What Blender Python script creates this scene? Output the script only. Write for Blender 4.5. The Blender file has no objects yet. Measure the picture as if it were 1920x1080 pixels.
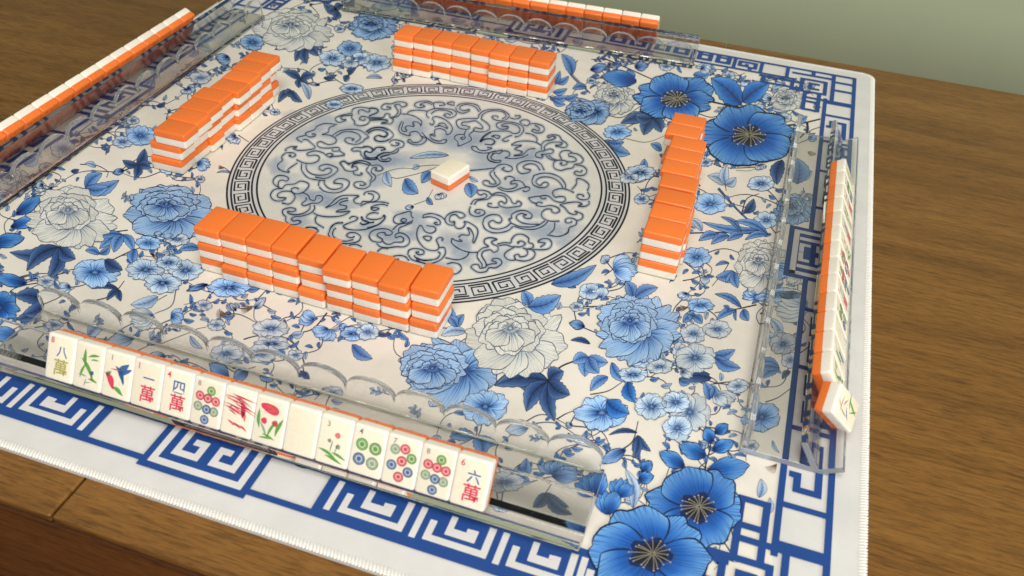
import bpy, bmesh, math, random
import numpy as np
from mathutils import Matrix, Vector

# ------------------------------------------------------------------ camera, world, lights, exposure
U = 0.36                                   # metres per mat unit (mat half-side = 1.056 units)
FPX, CAM = 1626.52, np.array([0.7240, -1.6971, 1.1572])
PA, PB, PC = 0.8806, 0.0602, 0.2837
def _rz(a): c, s = math.cos(a), math.sin(a); return np.array([[c, -s, 0], [s, c, 0], [0, 0, 1]])
def _rx(a): c, s = math.cos(a), math.sin(a); return np.array([[1, 0, 0], [0, c, -s], [0, s, c]])
ROT = _rz(PC) @ _rx(PA) @ _rz(PB)

scene = bpy.context.scene
COL = scene.collection
cam_d = bpy.data.cameras.new('camera'); cam = bpy.data.objects.new('camera', cam_d); COL.objects.link(cam)
M4 = Matrix([list(ROT[i]) + [CAM[i] * U] for i in range(3)] + [[0, 0, 0, 1]])
cam.matrix_world = M4
cam_d.sensor_fit = 'HORIZONTAL'; cam_d.sensor_width = 36.0; cam_d.lens = 36.0 * FPX / 1920.0
cam_d.clip_start = 0.01; cam_d.clip_end = 60.0
cam_d.dof.use_dof = True; cam_d.dof.focus_distance = 0.70; cam_d.dof.aperture_fstop = 11.0
scene.camera = cam

world = bpy.data.worlds.new('World'); scene.world = world; world.use_nodes = True
bgn = world.node_tree.nodes['Background']; bgn.inputs[0].default_value = (0.95, 0.97, 1.0, 1); bgn.inputs[1].default_value = 0.34

def area(name, loc, target, sx, sy, power, col):
    d = bpy.data.lights.new(name, 'AREA'); d.shape = 'RECTANGLE'; d.size = sx; d.size_y = sy; d.energy = power; d.color = col
    o = bpy.data.objects.new(name, d); COL.objects.link(o); o.location = loc
    o.rotation_euler = (Vector(target) - Vector(loc)).to_track_quat('-Z', 'Y').to_euler()
    return o
area('window_light', (2.25, -1.9, 0.72), (0.05, 0.0, 0.0), 1.5, 0.70, 46, (1.0, 0.985, 0.965))
area('overhead_fill_light', (0.35, -0.75, 1.7), (0.15, -0.1, 0.0), 0.9, 0.9, 21, (1.0, 0.955, 0.90))  # unseen overhead light, added as soft fill for upward faces

vs = scene.view_settings
vs.view_transform = 'Standard'; vs.look = 'None'; vs.gamma = 1.0; vs.exposure = 0.09; vs.use_curve_mapping = False
scene.cycles.use_denoising = True
scene.cycles.max_bounces = 16; scene.cycles.transmission_bounces = 14; scene.cycles.transparent_max_bounces = 40
scene.cycles.glossy_bounces = 6; scene.cycles.diffuse_bounces = 4

random.seed(7); rng = np.random.default_rng(7)

# ------------------------------------------------------------------ helpers
def lin(c):
    c = np.asarray(c, float) / 255.0
    return np.where(c <= 0.04045, c / 12.92, ((c + 0.055) / 1.055) ** 2.4)
def px2mat(P):
    P = np.asarray(P, float)
    d = np.stack([(P[:, 0] - 960) / FPX, -(P[:, 1] - 540) / FPX, -np.ones(len(P))], -1) @ ROT.T
    t = -CAM[2] / d[:, 2]
    return (CAM + d * t[:, None])[:, :2]
def obj(name, mesh, parent=None, kind=None):
    o = bpy.data.objects.new(name, mesh); COL.objects.link(o)
    if parent is not None: o.parent = parent
    if kind: o['kind'] = kind
    return o
def empty(name, loc=(0, 0, 0), rot=(0, 0, 0)):
    o = bpy.data.objects.new(name, None); COL.objects.link(o); o.location = loc; o.rotation_euler = rot
    o.empty_display_size = 0.01
    return o
def tag(o, label, cat, group=None):
    o['label'] = label; o['category'] = cat
    if group: o['group'] = group
    return o
def mesh_pydata(name, v, f, mat=None, smooth=False):
    m = bpy.data.meshes.new(name); m.from_pydata(v, [], f)
    if mat: m.materials.append(mat)
    if smooth: m.polygons.foreach_set('use_smooth', [True] * len(m.polygons))
    m.update(); return m
def bm_mesh(name, bm, mats, smooth=False):
    bmesh.ops.recalc_face_normals(bm, faces=bm.faces[:])
    m = bpy.data.meshes.new(name); bm.to_mesh(m); bm.free()
    for k in (mats if isinstance(mats, (list, tuple)) else [mats]): m.materials.append(k)
    if smooth: m.polygons.foreach_set('use_smooth', [True] * len(m.polygons))
    return m
def box_bm(x0, x1, y0, y1, z0, z1, bev=0.0, seg=2):
    bm = bmesh.new(); bmesh.ops.create_cube(bm, size=1.0)
    for v in bm.verts:
        v.co = Vector((x0 + (v.co.x + .5) * (x1 - x0), y0 + (v.co.y + .5) * (y1 - y0), z0 + (v.co.z + .5) * (z1 - z0)))
    if bev: bmesh.ops.bevel(bm, geom=bm.edges[:], offset=bev, segments=seg, profile=0.5, affect='EDGES')
    return bm

# ------------------------------------------------------------------ materials
def mat_new(name):
    m = bpy.data.materials.new(name); m.use_nodes = True
    nt = m.node_tree; return m, nt, nt.nodes['Principled BSDF']
def N(nt, t, **kw):
    n = nt.nodes.new(t)
    for k, v in kw.items(): setattr(n, k, v)
    return n
def plain(name, rgb, rough=0.5, spec=0.5, noise=0.0, nscale=60, bump=0.0, bscale=300, sss=0.0, coat=0.0, vary=0.0):
    m, nt, b = mat_new(name)
    col = list(lin(rgb)) + [1]
    b.inputs['Base Color'].default_value = col; b.inputs['Roughness'].default_value = rough
    b.inputs['Specular IOR Level'].default_value = spec
    if coat: b.inputs['Coat Weight'].default_value = coat; b.inputs['Coat Roughness'].default_value = 0.12
    if sss:
        b.inputs['Subsurface Weight'].default_value = sss; b.inputs['Subsurface Radius'].default_value = (1, .6, .4); b.inputs['Subsurface Scale'].default_value = 0.002
    tc = N(nt, 'ShaderNodeTexCoord')
    if noise:
        nz = N(nt, 'ShaderNodeTexNoise'); nz.inputs['Scale'].default_value = nscale; nz.inputs['Detail'].default_value = 4
        nt.links.new(tc.outputs['Object'], nz.inputs['Vector'])
        mx = N(nt, 'ShaderNodeMix', data_type='RGBA', blend_type='MULTIPLY'); mx.inputs[0].default_value = 1.0
        rp = N(nt, 'ShaderNodeMapRange'); rp.inputs['To Min'].default_value = 1 - noise; rp.inputs['To Max'].default_value = 1 + noise
        nt.links.new(nz.outputs[0], rp.inputs[0]); mx.inputs[6].default_value = col
        nt.links.new(rp.outputs[0], mx.inputs[7]); nt.links.new(mx.outputs[2], b.inputs['Base Color'])
        if vary:                            # each tile slightly different, with faint handling marks in the gloss
            oi = N(nt, 'ShaderNodeObjectInfo'); r3 = N(nt, 'ShaderNodeMapRange'); r3.inputs['To Min'].default_value = 1 - vary; r3.inputs['To Max'].default_value = 1 + vary * .6
            nt.links.new(oi.outputs['Random'], r3.inputs[0])
            m3 = N(nt, 'ShaderNodeMix', data_type='RGBA', blend_type='MULTIPLY'); m3.inputs[0].default_value = 1.0
            nt.links.new(mx.outputs[2], m3.inputs[6]); nt.links.new(r3.outputs[0], m3.inputs[7]); nt.links.new(m3.outputs[2], b.inputs['Base Color'])
            ad = N(nt, 'ShaderNodeVectorMath', operation='ADD'); nt.links.new(tc.outputs['Object'], ad.inputs[0]); nt.links.new(oi.outputs['Random'], ad.inputs[1])
            n4 = N(nt, 'ShaderNodeTexNoise'); n4.inputs['Scale'].default_value = 140; n4.inputs['Detail'].default_value = 6; n4.inputs['Roughness'].default_value = 0.7; nt.links.new(ad.outputs[0], n4.inputs['Vector'])
            r4 = N(nt, 'ShaderNodeMapRange'); r4.inputs['From Min'].default_value = .35; r4.inputs['From Max'].default_value = .7; r4.inputs['To Min'].default_value = rough - .1; r4.inputs['To Max'].default_value = rough + .16
            nt.links.new(n4.outputs[0], r4.inputs[0]); nt.links.new(r4.outputs[0], b.inputs['Roughness'])
    if bump:
        n2 = N(nt, 'ShaderNodeTexNoise'); n2.inputs['Scale'].default_value = bscale; n2.inputs['Detail'].default_value = 3
        nt.links.new(tc.outputs['Object'], n2.inputs['Vector'])
        bp = N(nt, 'ShaderNodeBump'); bp.inputs['Strength'].default_value = bump; bp.inputs['Distance'].default_value = 0.0006
        nt.links.new(n2.outputs[0], bp.inputs['Height']); nt.links.new(bp.outputs[0], b.inputs['Normal'])
    return m

def wood(name, dark, mid, light, rough=0.36, scale=1.0):
    """open-grained oak: grain runs along the object's local x axis"""
    m, nt, b = mat_new(name)
    tc = N(nt, 'ShaderNodeTexCoord')
    def streak(sx, sy, detail, rough_, dist=0.0):
        mp = N(nt, 'ShaderNodeMapping'); mp.inputs['Scale'].default_value = (sx * scale, sy * scale, sy * scale)
        nt.links.new(tc.outputs['Object'], mp.inputs['Vector'])
        n = N(nt, 'ShaderNodeTexNoise'); n.inputs['Scale'].default_value = 1.0; n.inputs['Detail'].default_value = detail; n.inputs['Roughness'].default_value = rough_; n.inputs['Distortion'].default_value = dist
        nt.links.new(mp.outputs[0], n.inputs['Vector']); return n
    n1 = streak(2.2, 30, 8, 0.66, 0.8)
    r1 = N(nt, 'ShaderNodeValToRGB'); e = r1.color_ramp.elements
    e[0].position = 0.28; e[0].color = list(lin(dark)) + [1]; e[1].position = 0.74; e[1].color = list(lin(light)) + [1]
    k = e.new(0.5); k.color = list(lin(mid)) + [1]
    nt.links.new(n1.outputs[0], r1.inputs[0])
    n2 = streak(40, 470, 4, 0.68); n3 = streak(90, 1000, 3, 0.6)
    def mul(src, n, lo, hi, a, bb):
        r2 = N(nt, 'ShaderNodeMapRange'); r2.inputs['From Min'].default_value = lo; r2.inputs['From Max'].default_value = hi; r2.inputs['To Min'].default_value = a; r2.inputs['To Max'].default_value = bb
        nt.links.new(n.outputs[0], r2.inputs[0])
        mx = N(nt, 'ShaderNodeMix', data_type='RGBA', blend_type='MULTIPLY'); mx.inputs[0].default_value = 1.0
        nt.links.new(src, mx.inputs[6]); nt.links.new(r2.outputs[0], mx.inputs[7]); return mx.outputs[2]
    c = mul(r1.outputs[0], n2, 0.36, 0.52, 0.64, 1.05); c = mul(c, n3, 0.36, 0.52, 0.72, 1.05)
    nt.links.new(c, b.inputs['Base Color'])
    bp = N(nt, 'ShaderNodeBump'); bp.inputs['Strength'].default_value = 0.25; bp.inputs['Distance'].default_value = 0.0004
    nt.links.new(n2.outputs[0], bp.inputs['Height']); nt.links.new(bp.outputs[0], b.inputs['Normal'])
    b.inputs['Roughness'].default_value = rough; b.inputs['Specular IOR Level'].default_value = 0.35
    return m

def fabric_nodes(nt, b, src):
    """fine woven relief and faint mottling shared by the mat cloth and the inks printed on it"""
    tc = N(nt, 'ShaderNodeTexCoord')
    nz = N(nt, 'ShaderNodeTexNoise'); nz.inputs['Scale'].default_value = 38; nz.inputs['Detail'].default_value = 5; nz.inputs['Roughness'].default_value = 0.6
    nt.links.new(tc.outputs['Object'], nz.inputs['Vector'])
    mr = N(nt, 'ShaderNodeMapRange'); mr.inputs['From Min'].default_value = 0.3; mr.inputs['From Max'].default_value = 0.7; mr.inputs['To Min'].default_value = 0.93; mr.inputs['To Max'].default_value = 1.04
    nt.links.new(nz.outputs[0], mr.inputs[0])
    mx = N(nt, 'ShaderNodeMix', data_type='RGBA', blend_type='MULTIPLY'); mx.inputs[0].default_value = 1.0
    nt.links.new(src, mx.inputs[6]); nt.links.new(mr.outputs[0], mx.inputs[7]); nt.links.new(mx.outputs[2], b.inputs['Base Color'])
    wv = N(nt, 'ShaderNodeTexNoise'); wv.inputs['Scale'].default_value = 900; wv.inputs['Detail'].default_value = 2
    nt.links.new(tc.outputs['Object'], wv.inputs['Vector'])
    bp = N(nt, 'ShaderNodeBump'); bp.inputs['Strength'].default_value = 0.12; bp.inputs['Distance'].default_value = 0.0003
    nt.links.new(wv.outputs[0], bp.inputs['Height']); nt.links.new(bp.outputs[0], b.inputs['Normal'])
    lg = N(nt, 'ShaderNodeTexNoise'); lg.inputs['Scale'].default_value = 7; lg.inputs['Detail'].default_value = 1; nt.links.new(tc.outputs['Object'], lg.inputs['Vector'])
    b2 = N(nt, 'ShaderNodeBump'); b2.inputs['Strength'].default_value = 0.5; b2.inputs['Distance'].default_value = 0.006
    nt.links.new(lg.outputs[0], b2.inputs['Height']); nt.links.new(b2.outputs[0], bp.inputs['Normal'])
    b.inputs['Roughness'].default_value = 0.46; b.inputs['Specular IOR Level'].default_value = 0.4
def ink_mat():
    m, nt, b = mat_new('printed_ink')
    at = N(nt, 'ShaderNodeAttribute'); at.attribute_name = 'Col'
    fabric_nodes(nt, b, at.outputs['Color'])
    tr = N(nt, 'ShaderNodeBsdfTransparent'); mix = N(nt, 'ShaderNodeMixShader')
    nt.links.new(at.outputs['Alpha'], mix.inputs[0]); nt.links.new(tr.outputs[0], mix.inputs[1]); nt.links.new(b.outputs[0], mix.inputs[2])
    nt.links.new(mix.outputs[0], nt.nodes['Material Output'].inputs['Surface'])
    return m
def solid_ink_mat():
    m, nt, b = mat_new('printed_ink_solid')
    at = N(nt, 'ShaderNodeAttribute'); at.attribute_name = 'Col'
    fabric_nodes(nt, b, at.outputs['Color']); return m
def cloth_mat(name, rgb):
    m, nt, b = mat_new(name); r = N(nt, 'ShaderNodeRGB'); r.outputs[0].default_value = list(lin(rgb)) + [1]
    fabric_nodes(nt, b, r.outputs[0]); return m
def acrylic_mat(name='clear_acrylic', rough=0.0, tint=(1.0, 1.0, 0.998, 1), frost=0.0):
    m, nt, b = mat_new(name); nt.nodes.remove(b)
    g = N(nt, 'ShaderNodeBsdfGlass'); g.inputs['IOR'].default_value = 1.49; g.inputs['Roughness'].default_value = rough; g.inputs[0].default_value = tint
    sh = g.outputs[0]
    if frost:
        d = N(nt, 'ShaderNodeBsdfDiffuse'); d.inputs[0].default_value = (0.86, 0.87, 0.86, 1); mx = N(nt, 'ShaderNodeMixShader'); mx.inputs[0].default_value = frost
        nt.links.new(sh, mx.inputs[1]); nt.links.new(d.outputs[0], mx.inputs[2]); sh = mx.outputs[0]
    nt.links.new(sh, nt.nodes['Material Output'].inputs['Surface']); return m
CREAM_BG = (232, 225, 212)
MAT_WHITE = (219, 217, 212)
M_ink, M_inks = ink_mat(), solid_ink_mat()
M_mat = cloth_mat('mat_cloth', MAT_WHITE)
M_thread = plain('stitch_thread', (236, 233, 224), 0.7, 0.2, noise=0.08, nscale=400)
M_acr = acrylic_mat(); M_saw = acrylic_mat('acrylic_sawn_edge', 0.22, (0.97, 0.97, 0.96, 1), 0.30); M_rim = acrylic_mat('acrylic_polished_rim', 0.05, (0.98, 0.98, 0.97, 1), 0.16)
M_cream = plain('tile_cream', (246, 238, 222), 0.30, 0.5, noise=0.03, nscale=120, sss=0.25, vary=0.05)
M_face = plain('tile_face_cream', (243, 233, 206), 0.27, 0.5, noise=0.03, nscale=120, sss=0.2, vary=0.05)
M_orange = plain('tile_orange', (248, 124, 48), 0.28, 0.5, noise=0.025, nscale=60, vary=0.10)
M_wood = wood('oak_table', (98, 64, 26), (124, 84, 36), (142, 100, 47))
M_floor = wood('oak_floor', (110, 66, 30), (160, 104, 54), (190, 134, 78), rough=0.5, scale=0.6)
M_wall = plain('wall_paint', (170, 179, 147), 0.85, 0.2, noise=0.03, nscale=6, bump=0.15, bscale=220)
M_apron_shaded = wood('oak_apron_shaded', (70, 38, 14), (94, 54, 20), (112, 68, 28), rough=0.5)  # table oak in darker tones: shade of the front face put into the colour
M_dark = plain('table_underside', (40, 26, 14), 0.7, 0.2, noise=0.2, nscale=20)

# ------------------------------------------------------------------ setting: floor, wall, table
ZT = -0.0045                                # table surface (mat top is z = 0)
floor = obj('floor', bm_mesh('floor', box_bm(-3.2, 3.2, -3.2, 0.86, -0.80, -0.765), M_dark), kind='structure')
k = 0
pl = bm_mesh('floor_plank', box_bm(-0.60, 0.60, -0.0585, 0.0585, -0.014, 0.0, 0.0015, 1), M_floor)
for j in range(12):
    for i in range(2):
        o = obj('plank', pl, floor); a = math.radians(62)
        lx, ly = -0.75 + i * 1.203 + (j % 2) * 0.33 - 0.55, -0.75 + (j - 6) * 0.1185
        o.location = (-0.35 + lx * math.cos(a) - ly * math.sin(a) + 0.3, 0.35 + lx * math.sin(a) + ly * math.cos(a), -0.75)
        o.rotation_euler = (0, 0, a)
wall = obj('wall', bm_mesh('wall', box_bm(-3.2, 3.2, 0.86, 0.98, -0.80, 1.9), M_wall), kind='structure')

table = empty('dining_table', (0, 0, -0.745))
tag(table, 'brown oak dining table with leaf joints under the patterned mat', 'table')
TY0, TY1 = -1.1345 * U, 1.1325 * U
def board(x0, x1, name='table_board'):
    bm = box_bm(x0, x1, TY0, TY1, 0.745 + ZT - 0.006, 0.745 + ZT, 0.0014, 2)
    return obj(name, bm_mesh(name, bm, M_wood), table)
G = 0.0007
board(-0.95, -0.167 * U - G); board(-0.167 * U + G, 0.587 * U - G); board(0.587 * U + G, 1.05)
obj('apron', bm_mesh('apron', box_bm(-0.945, 1.045, TY0 + 0.0006, TY1 - 0.0006, 0.62, 0.745 + ZT - 0.0085, 0.002), M_apron_shaded), table)
for sx in (-0.80, 0.90):
    for sy in (TY0 + 0.10, TY1 - 0.10):
        bm = bmesh.new(); bmesh.ops.create_cone(bm, cap_ends=True, segments=16, radius1=0.022, radius2=0.034, depth=0.645)
        for v in bm.verts: v.co += Vector((sx, sy, 0.3075))
        obj('leg', bm_mesh('leg', bm, M_dark), table)

# ------------------------------------------------------------------ play mat with stitched edge
mat = empty('play_mat', (0, 0, ZT))
tag(mat, 'square white play mat printed with blue flowers, key border and round medallion', 'mat')
MH = 1.054 * U; RC = 0.035 * U
def rrect(h, r, n=10):
    P = []
    for cx, cy, a0 in ((1, 1, 0), (-1, 1, 90), (-1, -1, 180), (1, -1, 270)):
        for i in range(n + 1):
            a = math.radians(a0 + 90 * i / n); P.append((cx * (h - r) + r * math.cos(a), cy * (h - r) + r * math.sin(a)))
    return P
def slab(pts, z0, z1, inset=0.0008):
    n = len(pts); v = []; f = []
    c = lambda s, z: [(x * s, y * s, z) for x, y in pts]
    s = (MH - inset) / MH
    v = c(1, z0) + c(1, z1 - inset) + c(s, z1)
    for a in range(2):
        for i in range(n): j = (i + 1) % n; f.append((a * n + i, a * n + j, (a + 1) * n + j, (a + 1) * n + i))
    f.append(tuple(range(2 * n, 3 * n))); f.append(tuple(reversed(range(n))))
    return v, f
v, f = slab(rrect(MH, RC), 0.0, -ZT)
obj('mat_sheet', mesh_pydata('mat_sheet', v, f, M_mat), mat)
# overlock stitching all round the edge
def stitching():
    per = rrect(MH - 0.0018, RC - 0.0018, 14); per.append(per[0]); V = []; F = []
    P = np.array(per); seg = np.hypot(*(P[1:] - P[:-1]).T); cum = np.concatenate([[0], np.cumsum(seg)])
    n = int(cum[-1] / 0.0021)
    for i in range(n):
        s = (i + 0.5) / n * cum[-1]; k = min(np.searchsorted(cum, s) - 1, len(seg) - 1); k = max(k, 0)
        t = (s - cum[k]) / seg[k]; c = P[k] * (1 - t) + P[k + 1] * t; d = (P[k + 1] - P[k]) / seg[k]; nn = np.array([d[1], -d[0]])
        ax = nn * math.cos(0.35) + d * math.sin(0.35) * (1 + 0.3 * random.uniform(-1, 1)); ax /= np.linalg.norm(ax); bx = np.array([-ax[1], ax[0]])
        L, W, Hh = 0.0030, 0.00098, 0.0009 * random.uniform(.85, 1.1); b0 = len(V)
        for a, w, h in ((-L, .35, .1), (-L * .6, .9, .9), (L * .45, 1, 1), (L * .9, .6, .2)):
            for sd, hh in ((-1, 0), (-.5, .8), (.5, .8), (1, 0)):
                q = c + ax * a + bx * sd * w * W
                V.append((q[0], q[1], -ZT - 0.0002 + hh * h * Hh if hh else -ZT - 0.0006))
        for a in range(3):
            for q in range(3): F.append((b0 + a * 4 + q, b0 + a * 4 + q + 1, b0 + a * 4 + q + 5, b0 + a * 4 + q + 4))
        F.append((b0 + 12, b0 + 13, b0 + 14, b0 + 15))
    return mesh_pydata('stitching', V, F, M_thread, True)
obj('stitching', stitching(), mat, 'stuff')

# ------------------------------------------------------------------ the print on the mat (flat inks)
_INKN = 0
class Ink:
    """one printed motif: flat ink shapes stacked in painting order a few microns apart"""
    def __init__(s, name, level, alpha=False): s.name, s.level, s.alpha = name, level, alpha; s.V = []; s.F = []; s.C = []; s.Z = []; s.n = 0; s.k = 0
    def add(s, P, F, C, px=True, newlayer=True):
        P = np.asarray(P, float); M = px2mat(P) if px else P
        C = np.asarray(C, float)
        if C.ndim == 1: C = np.repeat(C[None], len(P), 0)
        if C.shape[1] == 3: C = np.concatenate([C, np.ones((len(C), 1))], 1)
        if newlayer: s.k += 1
        s.V.append(M); s.C.append(C); s.Z.append(np.full(len(P), s.k)); s.F.extend([tuple(i + s.n for i in f) for f in F]); s.n += len(P)
    def build(s, parent):
        if not s.V: return None
        V = np.concatenate(s.V) * U; C = np.concatenate(s.C); Z = np.concatenate(s.Z)
        global _INKN; _INKN += 1
        z = s.level * 0.0001 + 0.00003 + Z * 5e-7 + (_INKN % 60) * 1e-6
        V3 = np.column_stack([V, z])
        me = bpy.data.meshes.new(s.name); me.from_pydata(V3.tolist(), [], s.F)
        me.materials.append(M_ink if s.alpha else M_inks)
        ca = me.color_attributes.new('Col', 'FLOAT_COLOR', 'POINT'); ca.data.foreach_set('color', C.astype(np.float32).ravel())
        me.update()
        o = obj(s.name, me, parent); o.location = (0, 0, -ZT); return o
def cr(pts, k=5, closed=False):
    P = np.asarray(pts, float)
    if len(P) < 3: return P
    if closed: Q = np.concatenate([P[-1:], P, P[:2]])
    else: Q = np.concatenate([2 * P[:1] - P[1:2], P, 2 * P[-1:] - P[-2:-1]])
    out = []
    t = np.linspace(0, 1, k, endpoint=False)[:, None]
    for i in range(1, len(Q) - 2):
        a, b, c, d = Q[i - 1:i + 3]
        out.append(0.5 * (2 * b + (c - a) * t + (2 * a - 5 * b + 4 * c - d) * t ** 2 + (3 * b - 3 * c + d - a) * t ** 3))
    out.append(Q[-2:-1] if not closed else P[:1])
    return np.concatenate(out)
def ribbon(ink, pts, w0, w1=None, col=(0, 0, 0), px=True, k=5, newlayer=True, smooth=True, prof=None):
    P = cr(pts, k) if smooth else np.asarray(pts, float)
    d = np.gradient(P, axis=0); L = np.hypot(d[:, 0], d[:, 1]) + 1e-9; nrm = np.column_stack([-d[:, 1], d[:, 0]]) / L[:, None]
    n = len(P); w1 = w0 if w1 is None else w1; w = np.linspace(w0, w1, n)
    if prof is not None: w = w * prof(np.linspace(0, 1, n))
    V = np.concatenate([P + nrm * w[:, None] / 2, P - nrm * w[:, None] / 2])
    F = [(i, i + 1, n + i + 1, n + i) for i in range(n - 1)]
    ink.add(V, F, col, px, newlayer)
def strip(ink, pts, w, col):            # mitred straight-edged line in mat units (key border)
    P = np.asarray(pts, float); n = len(P); V = []; F = []
    d = P[1:] - P[:-1]; d /= np.hypot(d[:, 0], d[:, 1])[:, None]
    for i in range(n):
        a = d[max(i - 1, 0)]; b = d[min(i, n - 2)]
        na = np.array([-a[1], a[0]]); nb = np.array([-b[1], b[0]]); m = na + nb; m = m / (m @ m) * 2
        if m @ m > 9: m = na
        e = np.zeros(2)
        if i == 0: e = -d[0] * w / 2
        if i == n - 1: e = d[-1] * w / 2
        V += [P[i] + m * w / 2 + e, P[i] - m * w / 2 + e]
    F = [(2 * i, 2 * i + 2, 2 * i + 3, 2 * i + 1) for i in range(n - 1)]
    ink.add(V, F, col, px=False)
def blob(ink, c, rx, ry, col, a0, ang=0.0, n=20):
    V = [c]; C = [list(col) + [a0]]; th = np.linspace(0, 2 * np.pi, n, endpoint=False); ca, sa = math.cos(ang), math.sin(ang)
    for r, al in ((0.5, a0 * 0.8), (1.0, 0.0)):
        j = 1 + 0.16 * np.sin(th * 3 + random.random() * 6) + 0.1 * np.sin(th * 5 + random.random() * 6)
        for q in range(n):
            x, y = rx * r * j[q] * math.cos(th[q]), ry * r * j[q] * math.sin(th[q])
            V.append((c[0] + x * ca - y * sa, c[1] + x * sa + y * ca)); C.append(list(col) + [al])
    F = [(0, 1 + i, 1 + (i + 1) % n) for i in range(n)] + [(1 + i, 1 + n + i, 1 + n + (i + 1) % n, 1 + (i + 1) % n) for i in range(n)]
    ink.add(V, F, C)
NAVY, INK = lin((18, 30, 66)), lin((26, 26, 40))
def _desat(c, k=0.86):
    g = 0.3 * c[0] + 0.55 * c[1] + 0.15 * c[2]; return tuple(g + (q - g) * k for q in c)
TONES = {   # base, mid, tip, vein, outline
    'white': ((138, 154, 176), (200, 202, 196), (222, 218, 204), (104, 122, 150), (76, 92, 122)),
    'pale':  ((92, 132, 186), (190, 204, 218), (222, 222, 214), (84, 112, 156), (78, 96, 128)),
    'blue':  ((26, 72, 146), (100, 142, 192), (160, 186, 210), (30, 66, 130), (18, 38, 84)),
    'sky':   ((44, 96, 170), (116, 162, 212), (178, 203, 224), (44, 92, 160), (40, 74, 130)),
    'soft':  ((62, 104, 168), (146, 176, 208), (208, 216, 216), (58, 84, 134), (62, 84, 120)),
    'vivid': ((12, 34, 84), (24, 92, 176), (104, 160, 208), (16, 60, 128), (14, 32, 74)),
    'leafd': ((16, 32, 76), (40, 76, 134), (104, 136, 176), (12, 24, 58), (12, 20, 44)),
    'leafm': ((30, 66, 130), (74, 120, 180), (140, 172, 206), (22, 52, 108), (20, 36, 76)),
    'leafl': ((70, 98, 146), (140, 164, 192), (196, 204, 206), (70, 92, 130), (64, 78, 104)),
    'leafv': ((16, 50, 114), (26, 98, 180), (104, 162, 214), (14, 44, 100), (14, 26, 58)),
    'brown': ((110, 82, 60), (176, 150, 122), (206, 188, 160), (96, 70, 50), (84, 62, 46)),
}
TONES = {k: tuple(tuple(min(255, q * g) for q in _desat(c, .97 if k in ('vivid', 'leafv') else .90)) for c, g in zip(v, (1.0, 1.04, 1.03, 1.0, 1.0) if k == 'white' else (1.0, 1.04, 1.0, 1.0, 1.0) if k == 'pale' else (1.10, 1.18, 1.12, 1.06, 1.06) if k not in ('vivid', 'leafv', 'leafd') else (1.08, 1.10, 1.10, 1.0, 1.0))) for k, v in TONES.items()}
def lerp3(c, t, gain=1.0):
    a, b, d = (lin(q) for q in c[:3]); t = np.asarray(t)[..., None]
    o = np.where(t < 0.5, a + (b - a) * (t * 2), b + (d - b) * (t * 2 - 1)); return np.clip(o * gain, 0, 1)
def petal(ink, A, ang, r0, r1, wid, tone, notch=0.10, nv=5, ruffle=0.03, vl=0.75, bend=0.0, lw=1.2, tpow=1.0, off=(0, 0), vw=1.0):
    lw = max(lw, 1.0) * 1.1; vw *= 1.25
    """one petal in flower space (unit disc) mapped by A to picture pixels and so to the mat"""
    c = TONES[tone]; nt, ns = 7, 9
    T, S = np.meshgrid(np.linspace(0, 1, nt), np.linspace(-1, 1, ns), indexing='ij')
    ph = random.random() * 6
    tip = 1 - 0.42 * np.abs(S) ** 2.6 - notch * np.exp(-(S / 0.2) ** 2) + ruffle * np.sin(S * 7 + ph)
    W = wid * (0.16 + 0.84 * np.sin(np.clip(T, 0, 1) * np.pi / 2) ** 0.8)
    def pos(T, S, tip, W):
        al = r0 + (r1 - r0) * T * tip; ac = S * W + bend * T * T
        ca, sa = math.cos(ang), math.sin(ang)
        x = off[0] + al * ca - ac * sa; y = off[1] + al * sa + ac * ca
        return A(np.column_stack([np.ravel(x), np.ravel(y)]))
    g = random.uniform(0.88, 1.1)
    C = lerp3(c, np.clip(T ** tpow * (0.85 + 0.15 * np.abs(S)), 0, 1).ravel(), g)
    F = [(i * ns + j, i * ns + j + 1, (i + 1) * ns + j + 1, (i + 1) * ns + j) for i in range(nt - 1) for j in range(ns - 1)]
    ink.add(pos(T, S, tip, W), F, C)
    ft = lambda s: 1 - 0.42 * np.abs(s) ** 2.6 - notch * np.exp(-(s / 0.2) ** 2) + ruffle * np.sin(s * 7 + ph)
    fw = lambda t: wid * (0.16 + 0.84 * np.sin(t * np.pi / 2) ** 0.8)
    ink.k += 1
    for s in np.linspace(-0.74, 0.74, nv):
        s += random.uniform(-.06, .06); t = np.linspace(0.06, vl * random.uniform(0.65, 1.12), 6); ss = np.full(6, s)
        ribbon(ink, pos(t, ss, ft(ss), fw(t)), vw * 1.5, 0.25, lin(c[3]), k=1, newlayer=False, smooth=False)
    ink.k += 1
    for s in np.linspace(-0.8, 0.8, nv + 4):
        s += random.uniform(-.07, .07); ss = np.full(4, s); t = np.linspace(0.98, random.uniform(.62, .86), 4)
        ribbon(ink, pos(t, ss, ft(ss), fw(t)), vw * 1.1, 0.2, lin(c[3]) * 0.5 + lin(c[1]) * 0.5, k=1, newlayer=False, smooth=False)
    t = np.linspace(0.25, 1, 7); s1 = np.linspace(-1, 1, 13)[1:-1]
    o = np.concatenate([pos(t, -np.ones(7), ft(-np.ones(7)), fw(t)), pos(np.ones(11), s1, ft(s1), fw(np.ones(11))), pos(t[::-1], np.ones(7), ft(np.ones(7)), fw(t[::-1]))])
    ribbon(ink, o, lw, lw, lin(c[4]), smooth=False, prof=lambda q: 0.55 + 0.7 * np.abs(np.sin(q * 9 + ph)))
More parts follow.
